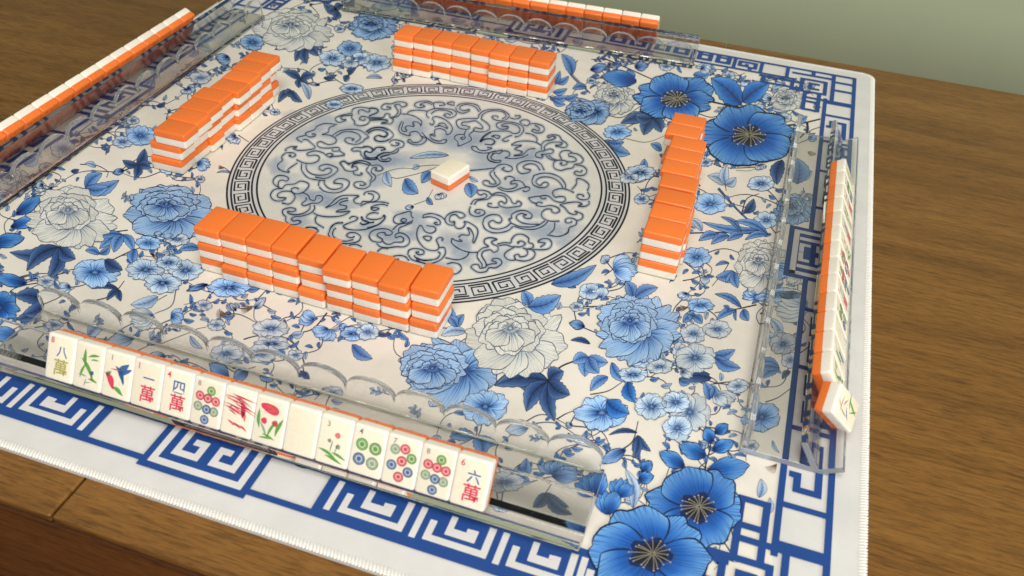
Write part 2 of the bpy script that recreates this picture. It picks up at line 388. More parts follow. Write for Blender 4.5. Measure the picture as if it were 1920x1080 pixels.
def affine(c, rx, ry, rot=0.0):
    ca, sa = math.cos(rot), math.sin(rot)
    return lambda P: np.column_stack([c[0] + rx * (P[:, 0] * ca - P[:, 1] * sa), c[1] + ry * (P[:, 0] * sa + P[:, 1] * ca)])
FLOWERS = []
def blossom(c, rx, ry, tone='soft', n=5, rot=None, lev=4, wid=0.52, core='dots', name='printed_blossom'):
    ink = Ink(name, lev); A = affine(c, rx, ry); rot = random.random() * 6 if rot is None else rot
    order = list(range(n)); random.shuffle(order)
    for i in order:
        petal(ink, A, rot + i * 2 * math.pi / n + random.uniform(-.12, .12), 0.04, random.uniform(.92, 1.06), wid * random.uniform(.92, 1.1), tone,
              notch=random.uniform(.02, .14), nv=11 if rx > 60 else 8 if rx > 22 else 6, ruffle=0.04, lw=max(0.9, rx * 0.024), tpow=0.75 if tone != 'vivid' else 1.0, vw=max(0.6, min(1.2, rx / 40)))
    if core == 'dots':
        th = np.linspace(0, 2 * np.pi, 12, endpoint=False)
        R = 0.15 + 0.03 * np.sin(th * 3); V = np.concatenate([[[0, 0]], np.column_stack([R * np.cos(th), R * np.sin(th)])])
        ink.add(A(V), [(0, 1 + i, 1 + (i + 1) % 12) for i in range(12)], [list(lin((120, 158, 205)))] + [list(lin((24, 56, 116)))] * 12)
    if core == 'stamens':
        th = np.linspace(0, 2 * np.pi, 22, endpoint=False)
        for rr, cc in ((0.33, (14, 34, 84)), (0.24, (20, 22, 40))):
            R = rr * (1 + 0.18 * np.sin(th * 5 + 1)); V = np.concatenate([[[0, 0]], np.column_stack([R * np.cos(th), R * np.sin(th)])])
            ink.add(A(V), [(0, 1 + i, 1 + (i + 1) % 22) for i in range(22)], lin(cc))
        hub = np.array([0.04, -0.02]); ink.k += 1
        for i in range(17):
            a = i / 17 * 2 * math.pi + random.uniform(-.1, .1); r = random.uniform(.24, .36); e = np.array([math.cos(a) * r, math.sin(a) * r])
            P = A(np.array([hub, (hub + e) / 2 + [.01, -.01], e])); ribbon(ink, P, 0.9, 1.5, lin((150, 142, 122)), newlayer=False)
            q = P[-1]; h = 2.0
            ink.add(np.array([[q[0] - h, q[1]], [q[0], q[1] - h * .8], [q[0] + h, q[1]], [q[0], q[1] + h * .8]]), [(0, 1, 2, 3)], lin((206, 202, 190)), newlayer=False)
    FLOWERS.append(ink)
def peony(c, rx, ry, tone='white', rot=0.0, lev=4, focus=None):
    """many-petalled bowl: open outer petals, then rings of overlapping cup petals"""
    ink = Ink('printed_peony', lev); A = affine(c, rx, ry, rot); dk = tone == 'blue'
    lw = max(0.9, rx * 0.014)
    fx = np.array(focus if focus is not None else (0.12, 0.34))
    for i in range(9):                                     # skirt of outer petals radiating from low focus
        a = -2.9 + i * 2 * math.pi / 9 + random.uniform(-.1, .1); d = 1.0 - 0.55 * (fx @ np.array([math.cos(a), math.sin(a)]))
        petal(ink, A, a, 0.02, d * random.uniform(.92, 1.04), 0.37, tone, notch=.10, nv=8, ruffle=.05, lw=lw, off=fx, tpow=0.8, vl=.7)
    top = np.array([-0.03, -0.12])
    for n, r0, r1, w, oy in ((9, .10, .70, .30, -.02), (8, .08, .53, .25, 0.0), (7, .05, .38, .19, .02), (5, .02, .24, .13, .03)):
        st = random.random() * 6
        order = sorted(range(n), key=lambda i: math.sin(st + i * 2 * math.pi / n))
        for i in order:
            a = st + i * 2 * math.pi / n
            petal(ink, A, a, r0, r1 * random.uniform(.9, 1.06), w * random.uniform(.9, 1.15), tone, notch=random.uniform(0, .1), nv=6, ruffle=.05, lw=lw, off=top + [0, oy], tpow=0.7, vl=.65, vw=.8)
    for i in range(3):                                     # broad cup petals in front
        a = math.pi / 2 + (i - 1) * 0.75
        petal(ink, A, a, .12, .62 - .05 * abs(i - 1), .26, tone, notch=0.02, nv=8, ruffle=.03, lw=lw, off=top, tpow=.55, vl=.9, vw=.8)
    ink.k += 1
    for i in range(9):                                     # dark hatch in the heart
        x = -0.2 + i * .035 + random.uniform(-.01, .01); y = -0.14 - 0.05 * math.sin(i / 8 * math.pi)
        ribbon(ink, A(np.array([[x, y + .05], [x + .02, y], [x + .05, y - .045]])), 1.3, .5, lin(TONES[tone][4]), newlayer=False)
    FLOWERS.append(ink)
LEAVES = []
def leaf(b, t, w, tone='leafm', curve=0.12, lev=2, serr=0.07, ink=None):
    own = ink is None
    if own: ink = Ink('printed_leaf', lev)
    b, t = np.array(b, float), np.array(t, float); d = t - b; L = np.hypot(*d); n = np.array([-d[1], d[0]]) / L; c = TONES[tone]
    m = 13; q = np.linspace(0, 1, m); mid = b + d * q[:, None] + n * (curve * L * np.sin(q * np.pi))[:, None]
    hw = w / 2 * np.sin(np.pi * q ** 0.85) ** 0.8
    g = random.uniform(.9, 1.1)
    sides = []
    for sg in (1, -1):
        e = hw * (1 + serr * np.where(np.arange(m) % 2 == 0, 1, -1) * (q > 0.2))
        edge = mid + n * (sg * e)[:, None]; sides.append(edge)
        V = np.concatenate([mid, (mid + edge) / 2, edge])
        C = np.concatenate([lerp3(c, q * .35, g), lerp3(c, .28 + q * .42, g * (1.08 if sg > 0 else .94)), lerp3(c, .42 + q * .5, g)])
        F = [(i, i + 1, m + i + 1, m + i) for i in range(m - 1)] + [(m + i, m + i + 1, 2 * m + i + 1, 2 * m + i) for i in range(m - 1)]
        ink.add(V, F, C, newlayer=(sg == 1))
    ink.k += 1
    for i in range(2, m - 2, 2):
        for sg, ed in zip((1, -1), sides):
            j = min(i + 2, m - 1); ribbon(ink, np.array([mid[i], (mid[i] * .45 + ed[j] * .55)]), max(.7, w * .03), .3, lin(c[3]), newlayer=False, smooth=False)
    ribbon(ink, mid, max(1.1, w * .06), .5, lin(c[3]), smooth=False)
    ribbon(ink, np.concatenate([sides[0], sides[1][::-1]]), max(.9, w * .03), None, lin(c[4]), smooth=False)
    if own: LEAVES.append(ink)
def spray(b, tips, w, tone='leafd', lev=2):
    ink = Ink('printed_leaf_spray', lev)
    for t in tips: leaf(b, t, w * random.uniform(.85, 1.12), tone, random.choice((-.12, .1, .14)), ink=ink)
    LEAVES.append(ink)
STEMS = []
def stem(pts, w0=2.2, w1=1.2, col=(34, 34, 50), ink=None):
    k = ink or Ink('printed_stem', 1); ribbon(k, pts, w0 * 1.15, w1, lin(col), k=6)
    if ink is None: STEMS.append(k)
def fan(b, ang, r, spread, tone, n=3, lev=3, asp=0.7, name='printed_petal_fan'):
    ink = Ink(name, lev); A = affine(b, r, r * asp)
    for i in range(n):
        petal(ink, A, ang + (i - (n - 1) / 2) * spread, .02, random.uniform(.9, 1.05), .34, tone, nv=6, lw=1.0, tpow=.7, ruffle=.05)
    FLOWERS.append(ink)
def bud(b, t, w, tone='leafv', lev=3):
    ink = Ink('printed_bud', lev); b, t = np.array(b, float), np.array(t, float); d = t - b; L = np.hypot(*d); ang = math.atan2(d[1], d[0])
    A = lambda P: b + L * P
    petal(ink, A, ang, 0.0, 1.0, w / L / 2, tone, notch=-.10, nv=6, lw=1.2, tpow=.8, ruffle=0.02)
    FLOWERS.append(ink)
def seedhead(c, ang, r, n=9):
    sk = Ink('printed_seed_head', 2)
    for i in range(n):
        a = ang + (i - n / 2) * 0.16
        stem([c, (c[0] + r * .6 * math.cos(a), c[1] + r * .5 * math.sin(a)), (c[0] + r * math.cos(a + .08), c[1] + r * .8 * math.sin(a + .08))], 1.0, .7, (110, 84, 64), ink=sk)
    STEMS.append(sk)

# ---- cream field inside the key border
fld = Ink('printed_field', 0); h = 0.915
fld.add(np.array([(-h, -h), (h, -h), (h, h), (-h, h)]), [(0, 1, 2, 3)], lin(CREAM_BG), px=False); fld.build(mat)

# ---- key border
BL = lin((25, 70, 140)); bd = Ink('printed_key_border', 6)
WH = lin(MAT_WHITE)
LW = 0.0112
def fill(fn, s0, s1, d0, d1, col): bd.add(np.array([fn(s0, d0), fn(s1, d0), fn(s1, d1), fn(s0, d1)]), [(0, 1, 2, 3)], col, px=False)
def side(fn, cells, dense):
    P = lambda l: [fn(s, d) for s, d in l]
    lo = LW
    for sg in (1, -1):
        strip(bd, P([(sg * 0.1, 1.001 - lo / 2), (sg * 1.001 - sg * lo / 2, 1.001 - lo / 2)]), lo, BL)
        strip(bd, P([(sg * 0.1, 0.916), (sg * 0.815, 0.916)]), LW, BL)
        for s in cells: strip(bd, P([(sg * s, 0.916), (sg * s, 0.994)]), 0.0115, BL)
        for a, b in zip(cells[:-1], cells[1:]):
            q = lambda u, v: (sg * (a + (b - a) * u), 0.923 + v * 0.0645)
            if dense:
                fill(fn, sg * (a + .004), sg * (b - .004), .918, .992, BL)
                w = lambda u, d: (sg * (a + (b - a) * u), d)
                strip(bd, P([w(.115, .930), w(.115, .978)]), .0105, WH)
                strip(bd, P([w(.948, .930), w(.948, .9745), w(.275, .9745), w(.275, .948)]), .0115, WH)
                fill(fn, *[sg * (a + (b - a) * u) for u in (.45, .80)], .9465, .9610, WH)
                strip(bd, P([w(.485, .930), w(.485, .955)]), .0105, WH); strip(bd, P([w(.765, .944), w(.765, .955)]), .0115, WH); strip(bd, P([w(.70, .9425), w(.765, .9425)]), .0075, WH)
            elif a > .5:
                strip(bd, P([q(.46, .50), q(.46, .36), q(.2, .36), q(.2, .80), q(.78, .80), q(.78, .26), q(.60, .26), q(.60, .14)]), 0.0125, BL)
            else:
                for u in (.10, .54): strip(bd, P([q(u + .06, .95), q(u + .06, .30), q(u + .32, .30), q(u + .32, .95)]), 0.0150, BL); strip(bd, P([q(u + .06, .84), q(u + .32, .84)]), .011, BL)
        strip(bd, P([(sg * .795, .916), (sg * .795, .994)]), .0115, BL)
    # centre cartouche: blue block carrying white meanders
    fill(fn, -.1, .1, .868, 1.010, BL)
    strip(bd, P([(-.081, .886), (-.081, .9915), (.081, .9915), (.081, .886), (-.081, .886)]), .0125, WH)
    for sg in (-1, 1):
        strip(bd, P([(sg * .054, .90), (sg * .054, .966), (sg * .016, .966), (sg * .016, .938), (sg * .030, .938)]), .0125, WH)
        strip(bd, P([(sg * .006, .90), (sg * .03, .90), (sg * .03, .914)]), .0105, WH)
cr_ = (0.20, 0.38, 0.543, 0.715)
cb_ = (0.215, 0.362, 0.50, 0.632, 0.715)
side(lambda s, d: (d, s), cr_, False); side(lambda s, d: (-d, s), cr_, False)
side(lambda s, d: (s, -d), cb_, True); side(lambda s, d: (s, d), cb_, False)
corner = [[(.815, .962), (.934, .962), (.934, .805)], [(.873, .962), (.873, .994)], [(.934, .962), (.934, .994)], [(.934, .945), (.994, .945)], [(.934, .888), (.994, .888)],
          [(.856, .806), (.994, .806)], [(.79, .9), (.815, .9), (.815, .845), (.912, .845), (.912, .93), (.842, .93), (.842, .868)], [(.89, .905), (.868, .905), (.868, .87), (.89, .87)],
          [(.856, .845), (.856, .727), (.897, .727), (.897, .845)], [(.72, .9), (.815, .9)], [(.845, .856), (.728, .856), (.728, .897), (.845, .897)], [(.856, .78), (.897, .78)]]
for sx in (1, -1):
    for sy in (1, -1):
        for l in corner: strip(bd, [(sx * x, sy * y) for x, y in l], 0.0120, BL)
bd.build(mat)

# ---- round medallion
MC = np.array([0.0099, -0.0105]); med = Ink('printed_medallion', 3.6)
DK = lin((30, 30, 42))
def ring(r0, r1, col, n=160, ink=None):
    th = np.linspace(0, 2 * np.pi, n, endpoint=False); c = np.column_stack([np.cos(th), np.sin(th)])
    V = np.concatenate([MC + c * r0, MC + c * r1]); (ink or med).add(V, [(i, (i + 1) % n, n + (i + 1) % n, n + i) for i in range(n)], col, px=False)
th = np.linspace(0, 2 * np.pi, 120, endpoint=False)
disk = Ink('printed_medallion_ground', 0.5)
disk.add(np.concatenate([[MC], MC + 0.484 * np.column_stack([np.cos(th), np.sin(th)])]), [(0, 1 + i, 1 + (i + 1) % 120) for i in range(120)], lin((220, 216, 207)), px=False)
disk.build(mat)
ring(0.4165, 0.4865, lin((206, 206, 206)))
for r in (0.4185, 0.4300, 0.4772, 0.4865): ring(r - 0.0023, r + 0.0023, DK)
NU = 56; med.k += 1
for i in range(NU):
    a0 = i * 2 * math.pi / NU; da = 2 * math.pi / NU
    def q(u, v):
        if i % 3 == 1: v = 1 - v
        if i % 2: u = 1 - u
        a = a0 + da * u; r = 0.4375 + v * 0.0335; return MC + r * np.array([math.cos(a), math.sin(a)])
    for l in ([(.10, .02), (.10, .98), (.86, .98), (.86, .22), (.32, .22), (.32, .72), (.62, .72), (.62, .48)], [(.96, .02), (.10, .02)]):
        ribbon(med, [q(u, v) for u, v in l], 0.0052, None, DK, px=False, smooth=False, newlayer=False)
SCROLL = {(480, 180, 7.68): """1170,415 1000,400 880,440 840,490 720,535 725,570 780,595 850,580 850,550 800,555;1140,425 1060,460 1040,525 950,560;720,570 600,600 600,635 670,670;670,640 720,630 770,660 850,755 630,790 540,760 590,740 500,735 430,770 430,800;430,820 540,825 570,860 520,885 480,860 510,855;430,820 370,880 380,930 310,1000 340,1075;950,560 1060,570 1150,620 1140,680 1060,705 1000,690 930,660 880,690 920,745 1060,755 1180,745 1200,790 1120,800 1090,775;1200,790 1275,855 1120,875 1060,885 1000,850 960,820 850,795 740,830 760,865 850,855 910,880 890,940 800,975 680,965 580,920;1010,850 1060,830 1110,850 1060,885;1100,575 1200,510 1350,485 1500,500 1620,590 1570,625 1540,660 1450,700 1330,685 1280,640 1320,605 1410,625 1380,650;1140,590 1250,525 1380,520 1480,560 1500,620 1430,675;1590,525 1680,470 1800,460 1900,500;1610,550 1700,495 1830,500 1890,560 1850,600 1780,570 1710,600 1730,650 1850,655 1915,630;1390,250 1260,275 1160,310 1145,350 1200,385 1300,350 1240,340 1230,300 1380,280;1380,240 1400,190 1500,165 1620,180 1730,190 1750,240 1650,285 1640,310 1830,320;1480,270 1480,215 1540,205 1600,235 1640,220 1630,185;1390,260 1380,320 1420,370 1420,410 1500,435 1600,410 1640,350 1600,310 1520,300 1490,340 1550,355 1580,335;1640,350 1800,345 1890,355;1390,800 1380,770 1440,745 1520,750 1620,735 1680,780 1640,820 1580,800;1390,800 1500,800 1520,860 1620,915 1740,915;1580,800 1570,850 1640,895 1740,885;1700,790 1740,745 1830,745 1850,775 1800,790;1740,915 1740,870 1820,825 1920,820;1800,885 1920,850;1745,890 1790,940 1920,945;1240,1000 1210,970 1270,940 1330,980 1450,940 1560,940 1650,990;1380,1040 1400,980 1500,965 1600,990 1640,1010""",
(680, 170, 7.68): """110,250 200,265 220,310 100,365;100,405 280,400 330,340 390,345 390,385 440,420 420,470 380,485 270,470 350,455 350,425 280,425 110,430;400,390 470,370 510,310 490,260 460,215 530,205 560,240 630,220 630,185 560,165 480,170 410,195 320,195 270,240 300,275 390,270 400,245 340,235;540,260 550,310 510,370 430,400;550,340 640,345 760,380 850,450 830,520;640,340 680,300 800,285 930,300;570,440 540,490 520,560 560,620 680,655 680,610 760,590 820,620 830,650;590,450 560,560 600,595 640,580 610,540 650,510 740,520 720,460 780,455 850,500;830,650 920,700 860,770 750,785 650,740 680,705 720,745 800,745 860,700 850,660;850,600 930,690 1040,755 1180,760 1210,715 1160,710 1100,730 1000,700 970,640 1040,630;980,640 1030,660 1050,640;930,300 920,360 960,400;930,300 1030,265 1180,265 1300,280 1350,330 1310,380 1230,395 1170,355 1220,335 1270,360;980,340 1060,290 1180,285 1280,320 1290,350;1000,390 1080,380 1200,430 1290,530 1270,610 1210,640 1190,580 1110,550 1040,570 1040,620;960,470 1000,500 1030,460 1000,400;1030,530 1120,510 1220,550 1180,480 1110,475 1090,510;1040,270 1020,190 1080,170 1160,175 1180,210 1100,220;1020,190 960,160 860,155 770,180 750,220 810,250 890,235 870,210 820,215;820,215 870,180 940,180 1000,205;1330,215 1250,205 1220,180 1290,165 1330,185;1350,230 1420,190 1540,185 1650,215 1700,290;1340,240 1360,300 1440,330 1530,300 1530,275 1460,290 1400,270 1420,220 1520,205 1620,240 1680,310;1660,405 1500,405 1370,425 1350,480 1400,545 1510,560 1540,530 1490,510 1430,500 1440,460 1520,455 1620,440 1690,480 1730,530 1710,555 1620,540 1600,580 1700,600 1800,580 1830,530 1790,470 1700,410;1490,570 1460,640 1480,680 1440,710 1410,685 1450,670;1470,635 1360,640 1320,690 1370,740 1380,800 1480,765 1560,720 1560,680 1530,640 1600,585;1700,740 1750,670 1850,605;1690,745 1760,710 1850,700 1900,740 1850,790;1640,810 1570,810 1590,860 1700,900 1830,900;1630,800 1680,860 1780,865 1860,830 1790,820;40,600 120,550 230,530 350,550 440,630 410,690 330,730 230,735 170,690 220,650 280,670 360,640 340,600 250,570 150,575 70,620;380,760 420,720 500,715 590,750 580,810 500,840 420,890 300,905 220,950 210,980 270,1025 360,1030 410,1000 380,975 320,1000 270,985 270,950 400,920 490,895 520,850;400,780 460,800 520,785 520,760 470,755;0,810 100,815 160,860 110,895 40,870;160,860 200,825 300,825 320,855 260,865;40,870 20,920 70,975 200,975;0,980 80,1000 200,1000;1790,960 1830,900 1920,870;1790,960 1820,1010 1920,1040;1850,960 1880,900""",
(880, 190, 7.68): """130,250 140,200 200,145 320,120 470,130 570,200 540,260 450,285 350,260 330,220 390,215 420,240;170,260 190,200 260,155 370,140 490,160 530,220 470,260;580,240 660,260 730,240 720,210 650,215;390,370 400,320 500,300 640,310 760,360 780,430 720,500 650,520;390,370 460,405 550,395 550,365 480,365 470,340 560,320 680,350 730,410 700,460 630,465 560,435 430,435 300,445 200,510 150,590 200,550 320,545 370,590 320,630 220,620;720,300 780,270 850,280 870,320 830,355 770,340;720,300 760,330;870,330 950,325 1050,355 1080,410 1040,455 960,460 900,430 930,405 990,430 1010,395 940,345;620,490 540,520 480,555 500,580 550,575 570,555;310,510 380,490 440,510 410,540 330,505;600,635 680,590 800,575 940,590 1030,640 1040,700;600,635 750,640 660,680 680,705 760,730 720,770 640,785 760,780 850,700 950,685;800,460 900,480 970,530 970,590;510,820 640,830 760,810 850,770;510,820 580,780 560,730 490,720 430,760 390,750 350,760 310,810 350,850 450,855 440,885 370,885 290,860 260,800 300,740 400,720 480,705;1030,640 1080,580 1180,560 1240,530 1200,505 1140,530 1130,500 1200,485 1290,500 1330,560 1390,600 1410,640 1370,670 1290,660 1240,640 1320,630 1330,600 1240,590 1140,610 1080,660 1090,710;1090,710 1160,690 1210,710 1190,750 1100,765 1040,770 1060,800 1030,820 960,800 960,755 1020,725 1090,715;1100,780 1150,830 1230,860;1140,780 1200,830 1260,850;1330,840 1300,770 1340,720 1430,715 1480,745;1420,780 1460,750 1570,770 1640,840 1600,900 1520,910 1490,960 1390,980 1320,1000 1240,980 1210,930 1230,870 1310,850 1400,870 1400,910 1340,925 1310,900 1340,885;1420,790 1510,810 1540,850 1500,875 1410,875;1530,920 1640,940 1690,1000 1660,1060 1570,1075 1510,1040 1540,1010 1600,1025 1630,990;360,970 430,920 520,910 610,950 610,1000 540,1015 470,980 510,955;0,1000 180,985 360,965;690,1000 690,920 780,870 900,860 1020,900 1080,1000;690,1000 750,1045 850,1030 880,990 800,975 780,940 860,905 960,920 1020,1000""",
(880, 300, 7.68): """370,130 300,190 320,250 380,320 370,350 300,345 280,310 210,305 200,350 280,385 370,385 440,340 430,290 370,220 360,170;400,400 500,450 620,455 750,410 820,400;430,390 530,425 640,410 690,370 670,345 600,350 610,310 700,300 770,330 800,380 860,400 860,440 800,460 770,440;650,300 640,260 570,240 510,265 530,290;920,230 1050,195 1190,205 1310,260 1380,350 1380,410;900,300 920,360 1000,400 1090,400 1140,360 1110,325 1060,335 1020,370 960,330 980,280 1050,250 1170,255 1270,300 1330,370 1340,410;900,300 930,230;1200,500 1210,450 1290,420 1390,425 1510,475;1470,435 1540,350 1550,275 1640,290 1720,360 1700,450;1200,500 1240,540 1300,530 1370,540 1380,590 1320,615 1220,590 1150,530 1080,515 1020,530 1050,565 1110,555;850,550 960,530 1020,525;850,550 900,610 960,630 970,660 1060,675 1170,660 1270,690 1300,740 1240,770 1190,750 1180,715 1100,715 1040,770 1060,840 1160,885 1300,885;960,640 1000,610 1060,630;1700,460 1730,520 1700,570 1610,575 1550,540 1570,500 1640,510 1640,540;1300,650 1420,620 1560,610 1620,640 1570,665 1650,675 1720,640 1720,590;1300,650 1370,690 1440,770 1530,790 1550,750 1510,745;1550,750 1630,790 1620,850 1550,875 1500,850 1430,840 1380,870 1400,910 1460,905 1480,880;1550,875 1530,940 1440,980 1420,1050 1370,1075;1230,905 1220,1000 1150,1070;120,490 110,450 190,440 280,465 320,500 400,475 490,485 580,550 620,620 670,630 700,595 750,630 720,670 620,685 540,695 450,670 420,630 460,600 510,630 540,590 500,530 400,510 330,520 260,570 120,590 70,650;120,490 170,510 210,490 250,510 240,545 170,565 70,580 20,650;430,680 360,690 270,670 280,630 330,635;20,670 0,720 20,790 120,820 220,780 200,730 110,720 80,750 130,775 160,755;190,920 220,840 310,795 420,800 470,860 440,910 380,900 340,875 280,910 310,980 420,1000 530,970 600,910;190,920 230,1000 330,1050 450,1050 560,1020 630,960;600,910 570,860 610,840 610,790 700,740 810,735 900,790 880,845 800,840 780,805 830,795;590,910 720,960 880,970 1000,940 1090,880;640,960 800,1000 950,1000 1070,950 1130,890;830,795 750,775 690,800 680,850 760,910 880,930 1000,930""",
(480, 290, 7.68): """660,130 660,230 740,330 860,365 1000,375;720,130 730,220 800,280 900,300 1020,290 1090,240 1060,200 1000,210 970,235 910,210 930,165 1030,145 1140,180 1180,220 1120,290 1000,345 850,330;600,120 460,220 480,260 380,240 310,190;330,480 260,430 250,370 310,310 410,310 470,345 440,385 380,370 330,390 320,450 330,480 380,490 430,440 560,425 640,385 740,410 760,460 690,540 600,570 530,550 510,500 570,480 620,500;380,490 260,510 210,590 260,660 370,670 430,630 330,620 310,580 380,535 500,535 560,590 550,650 480,715 370,700;640,560 700,560 760,600 780,650 850,660 870,600 940,600 960,650 900,700 800,705 760,720 690,740 660,710 720,660 720,620;780,730 770,790 680,850 560,870 470,850 460,820 520,825 570,810 560,780 480,770 390,800 390,860 430,900 430,960 500,1010 600,1005 650,970 600,950 540,960 510,930 560,900 660,890 780,850 840,790 840,730;820,840 920,885 1080,900 1250,880 1350,820 1240,830 1160,825 1200,800 1290,785 1300,745 1210,725 1220,690 1330,660;1000,770 1090,700 1150,640 1250,595 1380,590 1480,600 1410,650 1430,700 1510,715 1540,680 1640,680 1690,630 1680,580 1610,560;1000,770 1130,720 1220,650 1330,630;900,460 910,390 940,370;980,375 990,430 1050,490 1140,505 1230,480 1240,430 1180,420 1120,410 1160,360 1250,350 1340,390 1320,470 1220,540 1100,555 980,530 910,470;1210,130 1250,100 1330,130 1340,140 1500,95 1630,120 1660,160;1210,130 1250,180 1290,230 1380,245 1460,220 1440,175 1380,185 1420,140 1500,125 1600,145 1630,170;1400,245 1420,290 1500,300 1530,280 1500,265;1660,160 1770,155 1830,210 1780,240 1720,230 1740,195 1680,200 1660,260 1720,310 1710,360 1650,410 1640,450 1560,495 1460,485 1410,440 1440,400 1530,395 1580,430 1530,450 1490,435;1620,180 1590,230 1640,290 1670,340 1640,390;1550,590 1580,545 1680,530 1770,580 1760,650 1680,690;1500,745 1600,700 1720,685 1840,690 1915,710;1650,770 1700,740 1820,720 1900,740;1650,780 1720,765 1770,785 1700,810 1650,780;1770,850 1690,840 1610,870 1600,920 1700,940 1800,920 1850,880 1850,930 1760,1010 1600,1060;850,920 870,990 980,1060;880,880 850,930;1260,985 1140,1000 1080,1060;1340,930 1390,895 1460,910 1440,950 1310,1000 1260,1030 1290,1070;1520,890 1550,950 1620,985 1700,975;1500,990 1540,1010 1620,990;720,1060 800,1050 880,1065""",
(560, 380, 7.68): """60,410 110,365 190,360 280,400 250,435 180,420 120,440;440,430 430,470 490,530 600,590 740,590 860,560 890,490 820,440 730,440 690,480 750,510 810,490;440,430 470,350 550,300 640,295;500,400 490,470 560,540 680,560 790,535;540,365 500,400;640,350 700,385 850,400 1000,380 1150,320 1240,230 1215,185;880,290 930,325 1010,300 990,270 920,255 900,205;1010,300 1090,285;330,510 440,500;720,620 820,605 910,640;570,580 700,600;1010,490 1050,420 1150,385 1270,385 1350,430 1320,470 1250,470 1240,435 1160,440 1130,480 1190,520 1210,545 1170,575 1060,555 1010,490;1350,400 1440,320 1560,300 1650,260;1120,590 1180,640 1280,655 1400,640 1520,640 1590,590 1590,520 1530,460 1450,440 1390,470 1400,510 1460,490 1510,520 1490,570 1380,575 1330,600 1260,600 1210,560;1440,430 1450,370 1540,330 1640,290;1360,240 1400,190 1500,155 1610,130 1620,190 1650,230;1360,240 1380,290 1450,310 1540,280 1550,245 1500,235 1470,270 1520,285;1130,710 1200,660 1290,665;1330,790 1430,765 1530,780 1590,840;1390,820 1450,820;1570,760 1590,690 1680,665 1790,690 1800,740 1730,755 1690,720 1740,715;1580,760 1640,830 1820,880;1660,760 1700,810 1800,840 1915,830""",
(780, 380, 6.4): """80,185 100,150 190,135 290,165 345,205;80,190 130,175 210,180 280,215 290,260 240,270 220,245 260,240;345,205 380,150 460,115 550,125 590,165 530,190 480,150 420,160 400,220 440,240 460,230 460,270 400,270 360,240 345,205;460,280 500,315 560,305 590,260 580,230 650,250 730,310 740,380 700,480 680,470 690,400 660,330 620,305 640,360 630,395 550,390 510,420;125,280 220,295 235,340 180,370 110,350 60,275 20,320 10,400 40,480 120,560 230,580 275,545 260,490 245,450 290,420 325,440 310,465;85,410 140,405 185,420 160,460 110,445 85,410;430,430 430,490 520,560 640,600 740,600;430,430 480,460 550,470 520,440;640,600 600,655 500,690 350,665;275,545 340,545 350,620 280,700 130,740 0,690;260,590 290,620 240,680 100,695 0,665;370,740 440,725 520,745 545,800 500,850 440,865;740,600 800,550 870,530 820,490 830,440 900,425 970,445 910,470 920,500 980,530 980,580 930,600 890,570 810,590 790,640 830,710 850,750 900,740 960,735 960,715 910,700 930,675 1000,680 1030,730 960,785 880,785 840,830 750,840 680,800 660,770 700,745 750,750 770,790 830,780 850,750;740,600 735,660 790,740 790,780;970,505 1050,485 1140,490;990,520 1080,510 1160,540;1140,490 1150,440 1200,390 1280,385 1350,430 1350,480 1400,500 1400,545 1330,560 1280,545;1160,530 1250,535 1310,500 1270,465 1220,480 1240,495;1180,540 1090,590 1060,640 1110,690 1190,690 1180,640 1230,625 1250,655 1320,640 1340,600 1320,560;1190,690 1300,705 1390,680 1430,620 1400,575 1340,560;1400,565 1520,570 1600,550 1630,490 1590,440 1510,440 1465,475 1550,490 1490,540;1570,390 1700,410 1800,380 1840,320"""}
SB = Ink('printed_scroll_bodies', 2.15, alpha=True); SB.k += 1
med.k += 1
for (ox, oy, sc), txt in SCROLL.items():
    for st in txt.split(';'):
        P = [tuple(float(t) for t in w.split(',')) for w in st.split()]
        Q = [(ox + x / sc, oy + y / sc) for x, y in P]
        ww = 1.65 + 0.8 * (Q[0][1] - 180) / 360
        ribbon(SB, Q, 7.5, 7.5, list(lin((196, 206, 216))) + [0.45], k=4)
        ribbon(med, Q, ww, ww, lin((38, 52, 86)), k=5, newlayer=False, prof=lambda q: 0.8 + 0.3 * np.sin(q * 11) ** 2)
med.build(mat); SB.build(mat)
# watercolour washes behind the scrolls
wash = Ink('printed_washes', 2, alpha=True)
for cx, cy, rx, ry, a in [(560, 250, 60, 18, .4), (650, 250, 50, 22, .45), (690, 215, 40, 14, .35), (605, 228, 28, 20, .5), (770, 236, 40, 20, .6), (735, 300, 60, 20, .5), (862, 262, 42, 26, .65), (935, 300, 70, 22, .6),
        (905, 262, 40, 18, .4), (1000, 288, 34, 14, .6), (960, 345, 40, 14, .35), (1010, 362, 40, 18, .55), (520, 312, 22, 20, .55), (585, 366, 44, 12, .7), (612, 378, 40, 12, .55), (640, 385, 40, 12, .5),
        (705, 338, 18, 20, .5), (712, 300, 40, 16, .5), (850, 452, 34, 22, .5), (868, 475, 24, 26, .6), (935, 486, 26, 22, .55), (1022, 432, 50, 20, .65), (1060, 452, 24, 16, .5), (790, 425, 30, 16, .5), (745, 442, 46, 14, .7),
        (700, 430, 36, 14, .5), (560, 415, 26, 16, .5), (640, 330, 60, 14, .3), (800, 255, 60, 14, .3), (960, 240, 60, 16, .25), (905, 405, 34, 14, .4), (1000, 400, 26, 12, .5), (955, 395, 22, 12, .6), (770, 405, 36, 12, .55),
        (990, 330, 36, 14, .35), (1080, 430, 24, 16, .3), (830, 500, 30, 10, .4), (545, 215, 20, 10, .3), (545, 335, 26, 14, .25), (610, 310, 40, 12, .3)]:
    blob(wash, (cx, cy), rx * 1.1, ry * 1.15, lin((120, 150, 192)), a * 0.66)
wash.build(mat)
